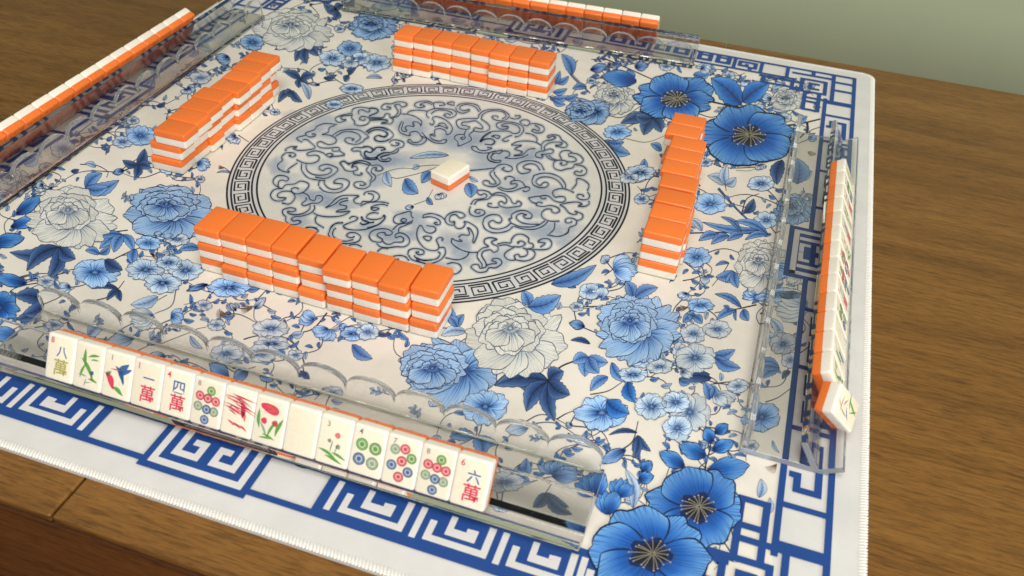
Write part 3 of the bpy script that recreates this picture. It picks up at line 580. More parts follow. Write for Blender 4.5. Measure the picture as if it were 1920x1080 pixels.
# ---- flowers, leaves and stems around the medallion (positions measured in the photograph, laid flat on the mat)
def T(ox, oy, s=3.0): return lambda x, y: (ox + x / s, oy + y / s)
a = T(0, 0)
peony(a(1640, 150), 76, 40, 'white'); blossom(a(1420, 240), 24, 16, 'blue', 6); blossom(a(790, 765), 29, 20, 'sky', 6); blossom(a(690, 800), 20, 12, 'soft')
spray(a(1720, 265), [a(1545, 280), a(1660, 345), a(1725, 360), a(1790, 315)], 17); spray(a(1690, 445), [a(1600, 405), a(1770, 425), a(1680, 495), a(1735, 480)], 15)
spray(a(1640, 510), [a(1565, 578), a(1700, 575), a(1600, 530)], 16); fan(a(1290, 320), 2.6, 26, .5, 'blue'); fan(a(1050, 500), 0.8, 18, .9, 'soft', 4)
spray(a(775, 930), [a(815, 838), a(690, 903), a(848, 945), a(762, 1000)], 17); bud(a(700, 960), a(640, 975), 12, 'leafm'); stem([a(700, 960), a(770, 930)])
spray(a(480, 1060), [a(575, 975), a(670, 1015), a(610, 1050)], 24, 'leafm'); leaf(a(540, 940), a(480, 920), 10, 'leafl'); stem([a(450, 925), a(540, 930), a(605, 965), a(600, 1000)], 1.5)
leaf(a(400, 965), a(445, 955), 9, 'leafd'); fan(a(1110, 920), .3, 26, .6, 'sky'); fan(a(1330, 770), 2.6, 22, .7, 'soft', 4); stem([a(1340, 760), a(1400, 800)], 1.6)
seedhead(a(1265, 945), 3.3, 12, 6); stem([a(1265, 945), a(1305, 975)], 1.2); leaf(a(1300, 975), a(1220, 972), 4, 'leafl')
blossom(a(350, 850), 26, 20, 'pale', 5, lev=2); leaf(a(960, 350), a(880, 430), 18, 'leafl'); spray(a(860, 460), [a(790, 540), a(900, 380), a(840, 560)], 16, 'leafl'); leaf(a(540, 720), a(585, 640), 12, 'leafl')
leaf(a(130, 940), a(210, 880), 20, 'leafl'); peony(a(60, 1010), 34, 26, 'white', lev=3); spray(a(1100, 270), [a(1190, 230), a(1060, 330), a(1180, 300)], 14, 'leafl'); stem([a(1100, 270), a(1000, 330), a(960, 350)], 1.4, 1.0, (90, 90, 100))
blossom(a(700, 590), 22, 14, 'pale', lev=2); leaf(a(880, 600), a(930, 575), 8, 'leafd'); leaf(a(1740, 560), a(1690, 460), 14, 'leafl'); bud(a(1800, 480), a(1740, 470), 6, 'leafl')
blossom(a(1130, 440), 22, 12, 'pale', lev=3); blossom(a(1880, 590), 18, 8, 'soft'); leaf(a(1850, 230), a(1760, 200), 12, 'leafm'); spray(a(1900, 60), [a(1820, 20), a(1880, 110), a(1840, 70)], 16, 'leafd')
peony(a(1910, 330), 30, 14, 'soft') if False else blossom(a(1870, 330), 26, 16, 'soft'); leaf(a(1820, 440), a(1890, 425), 9, 'leafd'); stem([a(1760, 480), a(1830, 460), a(1900, 450)], 1.3)
a = T(640, 0)
peony(a(170, 140), 48, 26, 'blue'); spray(a(10, 30), [a(80, 12), a(-40, 60)], 13); blossom(a(200, 355), 30, 17, 'soft'); blossom(a(110, 330), 20, 12, 'soft'); blossom(a(50, 275), 24, 16, 'blue'); leaf(a(30, 400), a(80, 380), 10)
spray(a(40, 425), [a(85, 380), a(20, 460)], 11); leaf(a(230, 440), a(140, 440), 8, 'leafl'); stem([a(290, 430), a(300, 470), a(250, 500)], 1.3); blossom(a(50, 350), 18, 12, 'pale'); blossom(a(60, 500), 24, 9, 'soft')
stem([a(1250, 320), a(1290, 420), a(1400, 525)], 3.4, 2.6, (60, 80, 120)); stem([a(1330, 340), a(1290, 400), a(1380, 500)], 1.6); leaf(a(1300, 420), a(1240, 305), 22, 'leafm'); leaf(a(1380, 490), a(1300, 500), 13, 'leafm')
bud(a(1400, 395), a(1490, 372), 16, 'leafm'); bud(a(1650, 380), a(1720, 370), 18, 'leafm'); bud(a(1660, 460), a(1480, 430), 32, 'vivid', 5); fan(a(1640, 450), 3.6, 34, .45, 'vivid', 4, 4, .6); stem([a(1480, 330), a(1600, 380), a(1800, 470)], 2.4, 1.8)
peony(a(1535, 540), 44, 32, 'white', lev=3); blossom(a(1880, 560), 78, 46, 'vivid', 6, .3, 5, .5, 'stamens', 'printed_large_blossom'); peony(a(1350, 630), 42, 26, 'blue', focus=(.62, .02)); blossom(a(1550, 745), 27, 15, 'sky')
spray(a(1750, 665), [a(1570, 695), a(1700, 760), a(1800, 745), a(1650, 650)], 24); leaf(a(1480, 790), a(1625, 868), 26); leaf(a(1500, 800), a(1590, 800), 14, 'leafm'); blossom(a(1680, 975), 30, 16, 'soft', 6); leaf(a(1690, 950), a(1705, 895), 14)
blossom(a(1620, 1000), 20, 12, 'pale'); stem([a(1600, 780), a(1720, 800), a(1850, 750)], 1.2, .9, (110, 104, 100)); leaf(a(1800, 850), a(1740, 810), 14); leaf(a(1790, 870), a(1840, 880), 8)
for q in ((1190, 520, 1270, 500), (1180, 550, 1290, 540), (1180, 480, 1230, 400), (1210, 470, 1280, 430), (1190, 560, 1260, 590), (1260, 560, 1330, 530)): leaf(a(q[0], q[1]), a(q[2], q[3]), 12, 'leafm')
stem([a(1500, 650), a(1580, 660), a(1680, 600)], 1.4); stem([a(1640, 1030), a(1700, 1020), a(1800, 960)], 1.2)
fan(a(1330, 140), 1.2, 30, .5, 'soft', lev=2); spray(a(1500, 180), [a(1440, 140), a(1580, 160)], 12, 'leafl'); spray(a(400, 60), [a(480, 30), a(330, 60), a(440, 100)], 14, 'leafl'); blossom(a(260, 40), 24, 12, 'pale', lev=2)
for q in ((620, 120, 700, 130), (860, 180, 930, 160), (1300, 240, 1360, 250), (1100, 190, 1180, 160), (740, 60, 800, 100)): leaf(a(q[0], q[1]), a(q[2], q[3]), 11, 'leafl')
a = T(1280, 0)
blossom(a(365, 765), 92, 56, 'vivid', 5, -.45, 6, .56, 'stamens', 'printed_large_blossom'); leaf(a(330, 590), a(160, 440), 44, 'leafv', .05, 3); leaf(a(335, 575), a(490, 465), 36, 'leafv', -.05, 3)
stem([a(130, 565), a(240, 590), a(345, 610), a(380, 640)], 3, 2.2); stem([a(450, 715), a(600, 705), a(690, 690), a(775, 670)], 3.2, 2.6); stem([a(700, 690), a(700, 740), a(655, 790)], 4.2, 3); stem([a(690, 760), a(730, 730), a(775, 715)], 1.6)
peony(a(580, 555), 34, 22, 'white', lev=3); fan(a(700, 790), .1, 18, .4, 'sky'); leaf(a(640, 680), a(700, 655), 13, 'leafm'); leaf(a(590, 630), a(500, 620), 12, 'leafl'); leaf(a(570, 480), a(500, 500), 12, 'leafl'); fan(a(500, 560), 3.4, 20, .5, 'soft')
leaf(a(640, 1050), a(640, 905), 38, 'leafm', .1, 3); leaf(a(560, 900), a(530, 1040), 26, 'leafd'); spray(a(240, 1040), [a(140, 990), a(250, 930), a(300, 1000)], 17, 'leafl'); stem([a(240, 1040), a(245, 1075)], 1.6); blossom(a(440, 1035), 26, 15, 'soft')
fan(a(360, 450), 1.5, 20, .5, 'soft'); stem([a(90, 640), a(160, 660), a(240, 640)], 1.6); fan(a(120, 470), 1.2, 26, .5, 'soft', lev=3); fan(a(430, 925), 1.2, 16, .6, 'pale', lev=3); leaf(a(130, 880), a(140, 850), 9); leaf(a(650, 1020), a(725, 975), 13, 'leafl'); leaf(a(60, 420), a(150, 420), 18, 'leafm')
stem([a(300, 960), a(380, 960), a(440, 930)], 1, .8, (130, 110, 100)); leaf(a(700, 870), a(745, 880), 8, 'brown'); fan(a(100, 380), .3, 24, .5, 'soft', lev=2); leaf(a(190, 400), a(70, 380), 15, 'leafl'); blossom(a(40, 960), 16, 12, 'soft', lev=2)
a = T(0, 360)
peony(a(390, 120), 84, 60, 'white'); peony(a(945, 85), 92, 52, 'blue', focus=(.1, .42)); bud(a(90, 130), a(225, 30), 24, 'leafv'); bud(a(60, 200), a(210, 150), 22, 'leafv'); bud(a(-40, 290), a(125, 260), 28, 'leafv'); bud(a(150, 520), a(-20, 480), 24, 'leafv')
spray(a(335, 310), [a(55, 340), a(150, 445), a(270, 488), a(425, 378)], 30); stem([a(480, 260), a(400, 290), a(335, 310)], 3.4, 2.6); stem([a(120, 500), a(260, 480), a(395, 448)], 2.2, 1.6); blossom(a(535, 455), 46, 28, 'sky', 5, .2); leaf(a(590, 385), a(690, 440), 24, 'leafd', .1, 5)
stem([a(480, 240), a(600, 230), a(720, 215)], 3, 2); spray(a(690, 240), [a(560, 320), a(480, 300), a(750, 330), a(640, 340)], 20, 'leafm'); blossom(a(835, 290), 24, 14, 'sky'); blossom(a(920, 240), 20, 10, 'soft'); blossom(a(1000, 270), 24, 13, 'pale'); leaf(a(990, 220), a(985, 180), 10)
blossom(a(820, 440), 36, 21, 'soft', 6); blossom(a(950, 400), 26, 15, 'soft', 6); blossom(a(1045, 445), 32, 21, 'soft', 5); blossom(a(915, 515), 36, 20, 'soft', 6); leaf(a(1125, 318), a(1005, 330), 15); bud(a(850, 345), a(890, 385), 5, 'brown'); fan(a(965, 370), -1.6, 10, .6, 'soft')
stem([a(600, 400), a(720, 340), a(800, 310)], 2, 1.4); leaf(a(760, 320), a(750, 410), 20, 'leafm'); spray(a(560, 350), [a(480, 330), a(620, 300)], 13, 'leafm')
blossom(a(1290, 540), 40, 18, 'sky', 6); bud(a(1170, 520), a(1060, 555), 11, 'leafm'); leaf(a(1380, 540), a(1460, 545), 10, 'leafm'); leaf(a(665, 545), a(515, 545), 11, 'leafd'); spray(a(670, 550), [a(600, 610), a(680, 615)], 12); stem([a(520, 615), a(610, 590), a(665, 545), a(700, 500)], 2, 1.4)
blossom(a(-10, 650), 42, 32, 'vivid', 5, .4, 3); spray(a(260, 620), [a(80, 585), a(90, 720), a(130, 690)], 28, 'leafd', 3); bud(a(120, 810), a(-30, 790), 30, 'leafv'); stem([a(260, 620), a(330, 590), a(420, 540)], 1.8); fan(a(400, 535), 2.9, 26, .45, 'soft'); leaf(a(450, 630), a(400, 660), 10, 'leafd')
leaf(a(890, 590), a(735, 635), 22, 'leafl', -.1); fan(a(960, 700), .1, 26, .6, 'sky', 3, asp=.9); fan(a(870, 700), 2.9, 44, .35, 'pale', 4); stem([a(990, 550), a(965, 640), a(870, 685)], 2, 1.4, (90, 92, 104)); stem([a(940, 580), a(830, 640)], 1.2)
seedhead(a(1275, 690), 3.3, 20); seedhead(a(1420, 655), 3.2, 22); bud(a(1430, 660), a(1490, 600), 14, 'leafl'); bud(a(1330, 670), a(1295, 630), 10, 'leafl'); stem([a(1275, 690), a(1350, 690), a(1460, 745)], 2, 1.4, (80, 70, 66)); stem([a(1430, 660), a(1430, 710), a(1460, 745)], 1.6, 1.2, (90, 92, 104))
blossom(a(1525, 770), 38, 19, 'pale', 6); blossom(a(1530, 855), 34, 15, 'pale', 5); blossom(a(1285, 900), 34, 18, 'pale', 5); blossom(a(1470, 905), 34, 16, 'pale', 5); stem([a(1370, 830), a(1420, 815), a(1500, 800)], 2.2, 1.6); stem([a(1560, 810), a(1640, 840), a(1700, 930), a(1720, 1010)], 3.4, 2.4, (72, 70, 82))
fan(a(1770, 725), 3.5, 30, .5, 'sky', 3, asp=.8); fan(a(1850, 770), 2.2, 34, .5, 'sky', 4); stem([a(1840, 680), a(1760, 770), a(1650, 800)], 2.6, 1.6); leaf(a(1640, 805), a(1710, 790), 14, 'leafl'); spray(a(1720, 1000), [a(1690, 1030), a(1750, 1040)], 12); fan(a(1440, 615), -1.2, 8, .5, 'soft')
spray(a(500, 830), [a(330, 800), a(590, 760), a(510, 860)], 26, 'leafl'); bud(a(760, 830), a(610, 870), 30, 'leafl'); bud(a(920, 820), a(840, 870), 16, 'leafl'); stem([a(770, 910), a(900, 850), a(1080, 780), a(1160, 760)], 1.6, 1.2, (90, 88, 96)); leaf(a(1080, 800), a(1150, 870), 12, 'leafl'); fan(a(990, 770), -.8, 14, .5, 'soft')
stem([a(830, 930), a(960, 965), a(1080, 975), a(1190, 1030)], 1.8, 1.4); bud(a(940, 940), a(850, 930), 14, 'leafl'); bud(a(1290, 1060), a(1190, 985), 28, 'leafm'); bud(a(1400, 1010), a(1320, 1070), 22, 'leafm'); bud(a(1480, 1010), a(1530, 1075), 30, 'leafm'); stem([a(1360, 1000), a(1450, 970)], 1.4); leaf(a(1530, 1025), a(1480, 1025), 6, 'leafd')
a = T(640, 360)
peony(a(960, 790), 100, 74, 'white', lev=4); peony(a(1630, 745), 82, 68, 'blue', focus=(.28, .28), lev=4); peony(a(520, 1010), 96, 66, 'blue', focus=(.6, .02), lev=3)
leaf(a(1050, 650), a(1235, 585), 34, 'leafm', .1, 5); leaf(a(1055, 640), a(1020, 560), 22, 'leafm', .1, 5); leaf(a(1180, 520), a(1435, 412), 26, 'leafm', .08, 3); leaf(a(1260, 480), a(1320, 540), 16, 'leafd'); fan(a(1530, 440), -.2, 44, .4, 'sky', 4, asp=.9); bud(a(1500, 400), a(1470, 365), 20, 'leafl'); stem([a(1480, 470), a(1530, 430), a(1570, 350)], 1.6)
leaf(a(1640, 590), a(1600, 505), 22, 'leafm', .1, 5); leaf(a(1650, 595), a(1780, 540), 22, 'leafm', -.1, 5); bud(a(1370, 760), a(1290, 740), 18, 'leafm'); leaf(a(1400, 855), a(1290, 835), 10, 'leafd'); fan(a(1450, 600), -2.0, 34, .5, 'soft', 4, lev=3); blossom(a(1400, 560), 22, 16, 'soft', lev=3)
spray(a(1165, 1060), [a(870, 1070), a(960, 1055), a(1250, 1010)], 30); stem([a(1170, 1060), a(1240, 980), a(1420, 920)], 3.4, 2.2); spray(a(1390, 930), [a(1500, 960), a(1370, 1040), a(1300, 960), a(1450, 1020)], 26, 'leafm'); leaf(a(1520, 960), a(1600, 1070), 18, 'leafm')
blossom(a(1690, 945), 30, 16, 'soft', 6); blossom(a(1790, 985), 26, 14, 'pale', 5); blossom(a(1640, 1030), 30, 16, 'soft', 5); stem([a(1740, 880), a(1760, 920), a(1780, 950)], 2.6, 1.6, (70, 72, 84)); blossom(a(1900, 900), 14, 18, 'pale', lev=2)
blossom(a(70, 800), 26, 14, 'sky', 5); blossom(a(150, 790), 22, 16, 'soft', 5); leaf(a(60, 860), a(175, 940), 22, 'leafm'); leaf(a(190, 790), a(280, 800), 8, 'leafd'); stem([a(180, 790), a(300, 770), a(380, 790)], 1.6); leaf(a(260, 790), a(300, 830), 10, 'leafm'); leaf(a(320, 790), a(380, 830), 10, 'leafm')
leaf(a(700, 785), a(560, 810), 20, 'leafl'); stem([a(560, 765), a(640, 770), a(700, 785)], 1.8); spray(a(650, 760), [a(620, 650), a(690, 690), a(600, 700)], 18, 'leafm'); fan(a(30, 770), 3.6, 16, .5, 'sky'); leaf(a(1900, 1050), a(1960, 1080), 16)
seedhead(a(1920, 660), 2.9, 12, 5)
a = T(1280, 360)
blossom(a(155, 70), 31, 21, 'sky', 5); blossom(a(78, 368), 27, 19, 'sky', 5, .3); blossom(a(-20, 370), 6, 6, 'sky'); stem([a(40, 232), a(200, 228), a(330, 232), a(490, 240)], 2.4, 2.2, (44, 60, 96)); leaf(a(430, 215), a(110, 170), 14, 'leafm', -.06); leaf(a(480, 240), a(290, 165), 15, 'leafm'); leaf(a(330, 225), a(215, 140), 10, 'leafm')
for q in ((200, 240, 90, 275, 16), (260, 245, 160, 295, 16), (340, 240, 250, 275, 14), (480, 240, 350, 270, 12)): leaf(a(q[0], q[1]), a(q[2], q[3]), q[4], 'leafm')
stem([a(200, -20), a(270, 60), a(360, 150), a(480, 240)], 4.6, 2.4, (58, 84, 128)); stem([a(330, 130), a(360, 40), a(430, 10)], 2.2); leaf(a(350, 120), a(400, 40), 18, 'leafd'); leaf(a(110, 220), a(40, 150), 14, 'leafl')
peony(a(430, 400), 54, 50, 'white', lev=3); peony(a(610, 100), 40, 30, 'soft' if False else 'blue', lev=2); blossom(a(470, 160), 24, 16, 'soft', lev=2); fan(a(700, 650), 3.1, 62, .28, 'pale', 5, asp=.8); fan(a(500, 430), .6, 46, .35, 'sky', 4, lev=4); blossom(a(530, 590), 44, 14, 'sky', 5, lev=3); fan(a(640, 480), 1.6, 30, .4, 'white', 4)
fan(a(420, 590), 3.6, 28, .5, 'sky', 3); spray(a(290, 450), [a(185, 480), a(240, 510), a(310, 540)], 18, 'leafm'); leaf(a(260, 400), a(185, 415), 7, 'leafm'); stem([a(260, 400), a(230, 450), a(165, 530)], 1.6); stem([a(0, 500), a(70, 485), a(145, 448)], 1.8); bud(a(130, 470), a(120, 520), 17, 'leafl')
stem([a(415, 635), a(300, 660), a(180, 680)], 2.4, 1.6); for_ = [leaf(a(p, q), a(r, s), w, 'leafm') for p, q, r, s, w in ((330, 650, 180, 575, 13), (300, 665, 190, 720, 14), (340, 660, 370, 725, 18), (260, 665, 230, 640, 8), (300, 665, 300, 725, 6))]
blossom(a(100, 640), 26, 14, 'sky', 5); spray(a(60, 700), [a(0, 735), a(110, 740), a(30, 690)], 17, 'leafm'); blossom(a(195, 775), 28, 18, 'pale', 6); blossom(a(60, 800), 26, 18, 'pale', 5); blossom(a(70, 935), 38, 28, 'pale', 6); leaf(a(170, 920), a(295, 888), 20, 'leafm'); leaf(a(175, 925), a(325, 992), 24, 'leafm')
leaf(a(160, 1050), a(-20, 1060), 26, 'leafd'); blossom(a(560, 870), 26, 22, 'pale', 6); spray(a(545, 840), [a(440, 800), a(480, 720), a(540, 790)], 18, 'leafl'); spray(a(540, 1005), [a(410, 970), a(440, 1060), a(400, 1010)], 18, 'leafm'); leaf(a(600, 1020), a(555, 1065), 12, 'leafd'); seedhead(a(30, 650), 3.0, 16, 7); fan(a(30, 570), 2.2, 22, .5, 'soft')
blossom(a(600, 960), 18, 16, 'pale', lev=2); fan(a(-10, 1010), .2, 26, .5, 'pale'); leaf(a(60, 380), a(10, 350), 8) if False else None
a = T(640, 720)
spray(a(1165, -15), [a(860, 10), a(1040, 155), a(1200, 212), a(1285, 62)], 34, 'leafd', 3); blossom(a(810, 130), 44, 32, 'sky', 6, lev=4); spray(a(765, 290), [a(608, 312), a(905, 335), a(790, 420)], 30, 'leafm', 3); stem([a(765, 290), a(775, 210)], 2)
blossom(a(1465, 165), 54, 34, 'sky', 5, .6, 4); leaf(a(1490, 100), a(1620, 170), 34, 'leafv', .12, 6); stem([a(1210, 200), a(1260, 170), a(1310, 150)], 2.4); leaf(a(1665, 275), a(1505, 288), 9, 'leafd'); spray(a(1665, 290), [a(1680, 440), a(1740, 380), a(1640, 420)], 16); stem([a(1580, 370), a(1640, 320), a(1670, 210)], 2.6, 1.6, (60, 56, 62))
blossom(a(1745, 130), 34, 24, 'soft', 6); blossom(a(1880, 105), 30, 22, 'soft', 6); blossom(a(1890, 250), 30, 26, 'soft', 6); leaf(a(1610, -10), a(1650, 105), 26, 'leafv'); bud(a(1600, 370), a(1470, 440), 24, 'leafm'); leaf(a(1500, -40), a(1400, 40), 20, 'leafm'); stem([a(1400, 60), a(1500, 40), a(1580, -10)], 2)
fan(a(1300, 230), 2.9, 14, .5, 'soft'); bud(a(1290, 290), a(1420, 340), 12, 'leafl') ; bud(a(1060, 230), a(940, 250), 26, 'leafl'); leaf(a(1000, 540), a(1040, 430), 24, 'leafm'); leaf(a(1000, 480), a(1060, 555), 16, 'leafm'); blossom(a(920, 560), 40, 20, 'pale', 5, lev=2); fan(a(1200, 520), -1.9, 40, .5, 'leafm', 3, 3); fan(a(1180, 530), -.3, 54, .35, 'leafm', 3, 3)
stem([a(1060, 560), a(1140, 540), a(1300, 520)], 2.2, 1.4); spray(a(1150, 620), [a(1080, 700), a(1280, 700), a(1300, 740)], 20, 'leafd'); stem([a(1150, 620), a(1190, 560)], 2)
bud(a(1690, 500), a(1740, 440), 22, 'leafv', 4); bud(a(1670, 540), a(1750, 520), 24, 'leafv', 4); bud(a(1930, 470), a(1800, 390), 30, 'leafv', 4); fan(a(1430, 640), -1.9, 52, .5, 'vivid', 3, 4, .9); fan(a(1560, 640), -1.3, 40, .5, 'vivid', 3, 4, .9); fan(a(1500, 740), -1.57, 46, .32, 'vivid', 3, 5, 1.0); leaf(a(1640, 700), a(1600, 480), 22, 'leafl')
blossom(a(1735, 965), 118, 92, 'vivid', 6, .25, 8, .5, 'stamens', 'printed_large_blossom')
a = T(1280, 720)
blossom(a(80, 700), 94, 84, 'vivid', 6, .1, 7, .52, 'stamens', 'printed_large_blossom'); bud(a(135, 500), a(355, 465), 46, 'leafv', 4); bud(a(130, 410), a(-10, 350), 32, 'leafv', 4); bud(a(165, 375), a(280, 330), 26, 'leafv', 4); bud(a(165, 330), a(130, 255), 24, 'leafv', 4); bud(a(180, 280), a(250, 235), 22, 'leafv', 4)
stem([a(115, 600), a(125, 480), a(150, 380), a(160, 320)], 3.2, 2); stem([a(150, 400), a(210, 370)], 2); stem([a(130, 440), a(60, 500), a(20, 540)], 1.8); blossom(a(440, 200), 38, 30, 'sky', 5, .5); stem([a(460, 115), a(530, 90), a(600, 40)], 2, 1.4); seedhead(a(530, 450), 2.3, 24, 7); leaf(a(430, 640), a(440, 535), 18, 'leafl'); leaf(a(470, 740), a(490, 640), 14, 'leafl')
leaf(a(150, 90), a(120, -10), 20, 'leafm'); leaf(a(160, 80), a(180, 10), 18, 'leafm'); stem([a(170, 0), a(280, -10), a(370, 20)], 2); fan(a(180, 60), .6, 40, .4, 'pale'); blossom(a(40, 160), 40, 36, 'pale', 6, lev=3); leaf(a(500, 330), a(540, 400), 7, 'leafl')
# ---- leaves lying faintly inside the medallion round the single tile
b = T(680, 280, 7.68)
stem([b(210, 380), b(390, 310), b(550, 275), b(720, 280)], 1.2, 1, (96, 88, 76)); stem([b(400, 400), b(500, 420), b(640, 390), b(820, 345), b(980, 290), b(1140, 235)], 1.3, 1, (96, 88, 76)); stem([b(810, 245), b(1000, 230), b(1140, 235)], 1.2, 1, (96, 88, 76))
stem([b(740, 800), b(850, 760), b(930, 720), b(1010, 580)], 1.2, 1, (96, 88, 76)); stem([b(1530, 315), b(1700, 300), b(1890, 280)], 1.3, 1, (96, 88, 76))
leaf(b(610, 430), b(800, 640), 26, 'leafm', .15, 4); leaf(b(340, 320), b(410, 545), 17, 'leafl', .1, 4); leaf(b(1000, 330), b(850, 490), 18, 'leafm', .1, 4); leaf(b(1520, 490), b(1560, 700), 24, 'leafm', -.1, 4); bud(b(740, 830), b(620, 850), 9, 'leafl', 4); fan(b(1100, 640), 1.2, 18, .6, 'pale', 3, 4); leaf(b(820, 245), b(720, 290), 9, 'leafl', .1, 4)
leaf(b(930, 700), b(1010, 800), 10, 'leafm', .1, 4); leaf(b(1240, 90), b(680, 130), 12, 'leafl', .05, 4); leaf(b(1540, 400), b(1660, 465), 8, 'leafl', .1, 4)
# ---- tiny filler sprigs so the ground between motifs is not bare
random.seed(11)
used = []
for k in FLOWERS + LEAVES:
    if k.V: q = np.concatenate(k.V); used.append((q.mean(0), max(np.ptp(q[:, 0]), np.ptp(q[:, 1])) * .5))
cnt = 0
for _ in range(2600):
    x, y = random.uniform(-.9, .9), random.uniform(-.9, .9)
    if math.hypot(x - MC[0], y - MC[1]) < .51 or any(math.hypot(x - c[0], y - c[1]) < r * .72 + .030 for c, r in used): continue
    d = ROT.T @ (np.array([x, y, 0]) - CAM); u, v = 960 + FPX * d[0] / -d[2], 540 - FPX * d[1] / -d[2]
    if not (-60 < u < 1980 and -40 < v < 1120): continue
    L = random.uniform(14, 25) * (0.55 + 0.55 * v / 1080); an = random.random() * 6.28; kind = random.random(); used.append((np.array([x, y]), .05)); cnt += 1
    e = lambda r, b: (u + r * math.cos(b), v + .7 * r * math.sin(b))
    if kind < .42:
        blossom((u, v), L * .95, L * .62, random.choice(('pale', 'pale', 'soft')), random.choice((5, 6)), lev=1.6); stem([(u, v), e(L * 1.2, an + .2), e(L * 2.2, an)], 1.5, 1.0, (64, 66, 84)); leaf(e(L * 1.5, an + .1), e(L * 2.3, an + .8), L * .4, 'leafm', lev=1.4)
    elif kind < .8:
        stem([(u, v), e(L * .8, an + .15), e(L * 1.9, an)], 1.7, 1.0, (50, 54, 76)); tn = random.choice(('leafm', 'leafl', 'leafl'))
        for w, b in ((.5, .9), (.9, -.8), (1.2, .7), (1.5, -.6), (1.8, .1)): leaf(e(L * w, an), e(L * (w + .7), an + b * .55), L * .36, tn, lev=1.4)
    else:
        fan((u, v), an, L, .5, random.choice(('sky', 'soft', 'pale')), 3, 1.6); stem([(u, v), e(-L * .8, an + .2), e(-L * 1.6, an)], 1.5, 1.0, (64, 66, 84)); bud(e(-L * .9, an + .2), e(-L * 1.1, an + .9), L * .4, 'leafm', 1.5)
print('filler sprigs', cnt)
# thin branches running from flower to flower
def m2px(x, y):
    d = ROT.T @ (np.array([x, y, 0]) - CAM); return np.array([960 + FPX * d[0] / -d[2], 540 - FPX * d[1] / -d[2]])
ctr = []
for k in FLOWERS:
    q = np.concatenate(k.V).mean(0)
    if max(abs(q)) < .93 and math.hypot(*(q - MC)) > .50: ctr.append(q)
done = set(); nb = 0
for i, c in enumerate(ctr):
    ds = sorted((math.hypot(*(c - e)), j) for j, e in enumerate(ctr) if j != i)
    for d, j in ds[1:4:2]:
        if (min(i, j), max(i, j)) in done or not .05 < d < .22: continue
        done.add((min(i, j), max(i, j))); e = ctr[j]; n = np.array([-(e - c)[1], (e - c)[0]]) * random.choice((-.28, .22, .3))
        md = (c + e) / 2 + n
        if min(math.hypot(*((c + (e - c) * t) - MC)) for t in (.25, .5, .75)) < .52 or math.hypot(*(md - MC)) < .51: continue
        p0, p1, p2 = m2px(*c), m2px(*md), m2px(*e); sc = .6 + .5 * p1[1] / 1080
        stem([p0, p1, p2], 2.3 * sc, 1.2 * sc, random.choice(((44, 50, 78), (70, 68, 80), (52, 64, 100)))); nb += 1
        for t in (.3, .55, .75):
            b0 = p0 * (1 - t) ** 2 + 2 * p1 * t * (1 - t) * 1.0 + p2 * t * t
            a0 = math.atan2(*(p2 - p0)[::-1]) + random.choice((-.9, .9)); r0 = random.uniform(13, 24) * sc
            leaf(b0, b0 + np.array([r0 * math.cos(a0), .75 * r0 * math.sin(a0)]), r0 * .42, random.choice(('leafm', 'leafl', 'leafm')), lev=1.3)
print('branches', nb)
for ink in LEAVES: ink.build(mat)
for ink in STEMS: ink.build(mat)
for ink in FLOWERS: ink.build(mat)

# ------------------------------------------------------------------ mahjong tiles
TW, TH, TT = 0.0585 * U, 0.0840 * U, 0.0366 * U
ZB = 0.00045                                # top of the printed surface
def tile_meshes():
    """rounded two-tone tile: face layer (cream, local +z) and back layer (orange, local -z)"""
    res = []
    for part in ('face', 'back'):
        bm = box_bm(-TW / 2, TW / 2, -TH / 2, TH / 2, -TT / 2, TT / 2)
        bmesh.ops.bevel(bm, geom=bm.edges[:], offset=0.0018, segments=4, profile=0.5, affect='EDGES')
        zc = -TT / 2 + TT * 0.46
        geom = bm.verts[:] + bm.edges[:] + bm.faces[:]
        if part == 'face': r = bmesh.ops.bisect_plane(bm, geom=geom, plane_co=(0, 0, zc), plane_no=(0, 0, 1), clear_inner=True)
        else: r = bmesh.ops.bisect_plane(bm, geom=geom, plane_co=(0, 0, zc - 0.00004), plane_no=(0, 0, 1), clear_outer=True)
        cut = [e for e in r['geom_cut'] if isinstance(e, bmesh.types.BMEdge)]
        bmesh.ops.holes_fill(bm, edges=cut)
        if part == 'face':
            for f in bm.faces: f.material_index = 1 if f.normal.z > 0.9 and f.calc_center_median().z > TT / 2 - 1e-5 else 0
            m = bm_mesh('face_layer', bm, [M_cream, M_face], True)
        else: m = bm_mesh('back_layer', bm, [M_orange], True)
        m.set_sharp_from_angle(angle=math.radians(35))
        res.append(m)
    return res
ME_FACE, ME_BACK = tile_meshes()
def tile(loc, rot, label, group=None):
    t = empty('mahjong_tile', loc, rot); tag(t, label, 'tile', group)
    obj('face_layer', ME_FACE, t); obj('back_layer', ME_BACK, t)
    return t
ORD = ['first', 'second', 'third', 'fourth', 'fifth', 'sixth', 'seventh', 'eighth', 'ninth', 'tenth', 'eleventh', 'twelfth', 'thirteenth', 'fourteenth']
LAY = ['bottom', 'middle', 'top']
def wall_stack(cx, cy, zlay, ang, jit): pass
R = random.Random(3)
def wall_tile(x, y, lay, along_x, label, da=0.0):
    """face-down tile of a three-high wall; x, y in mat units"""
    rz = (0.0 if along_x else math.pi / 2) + da
    tile((x * U, y * U, ZB + TT * (lay + 0.5) + 0.00006 * lay), (math.pi, 0, rz), label)
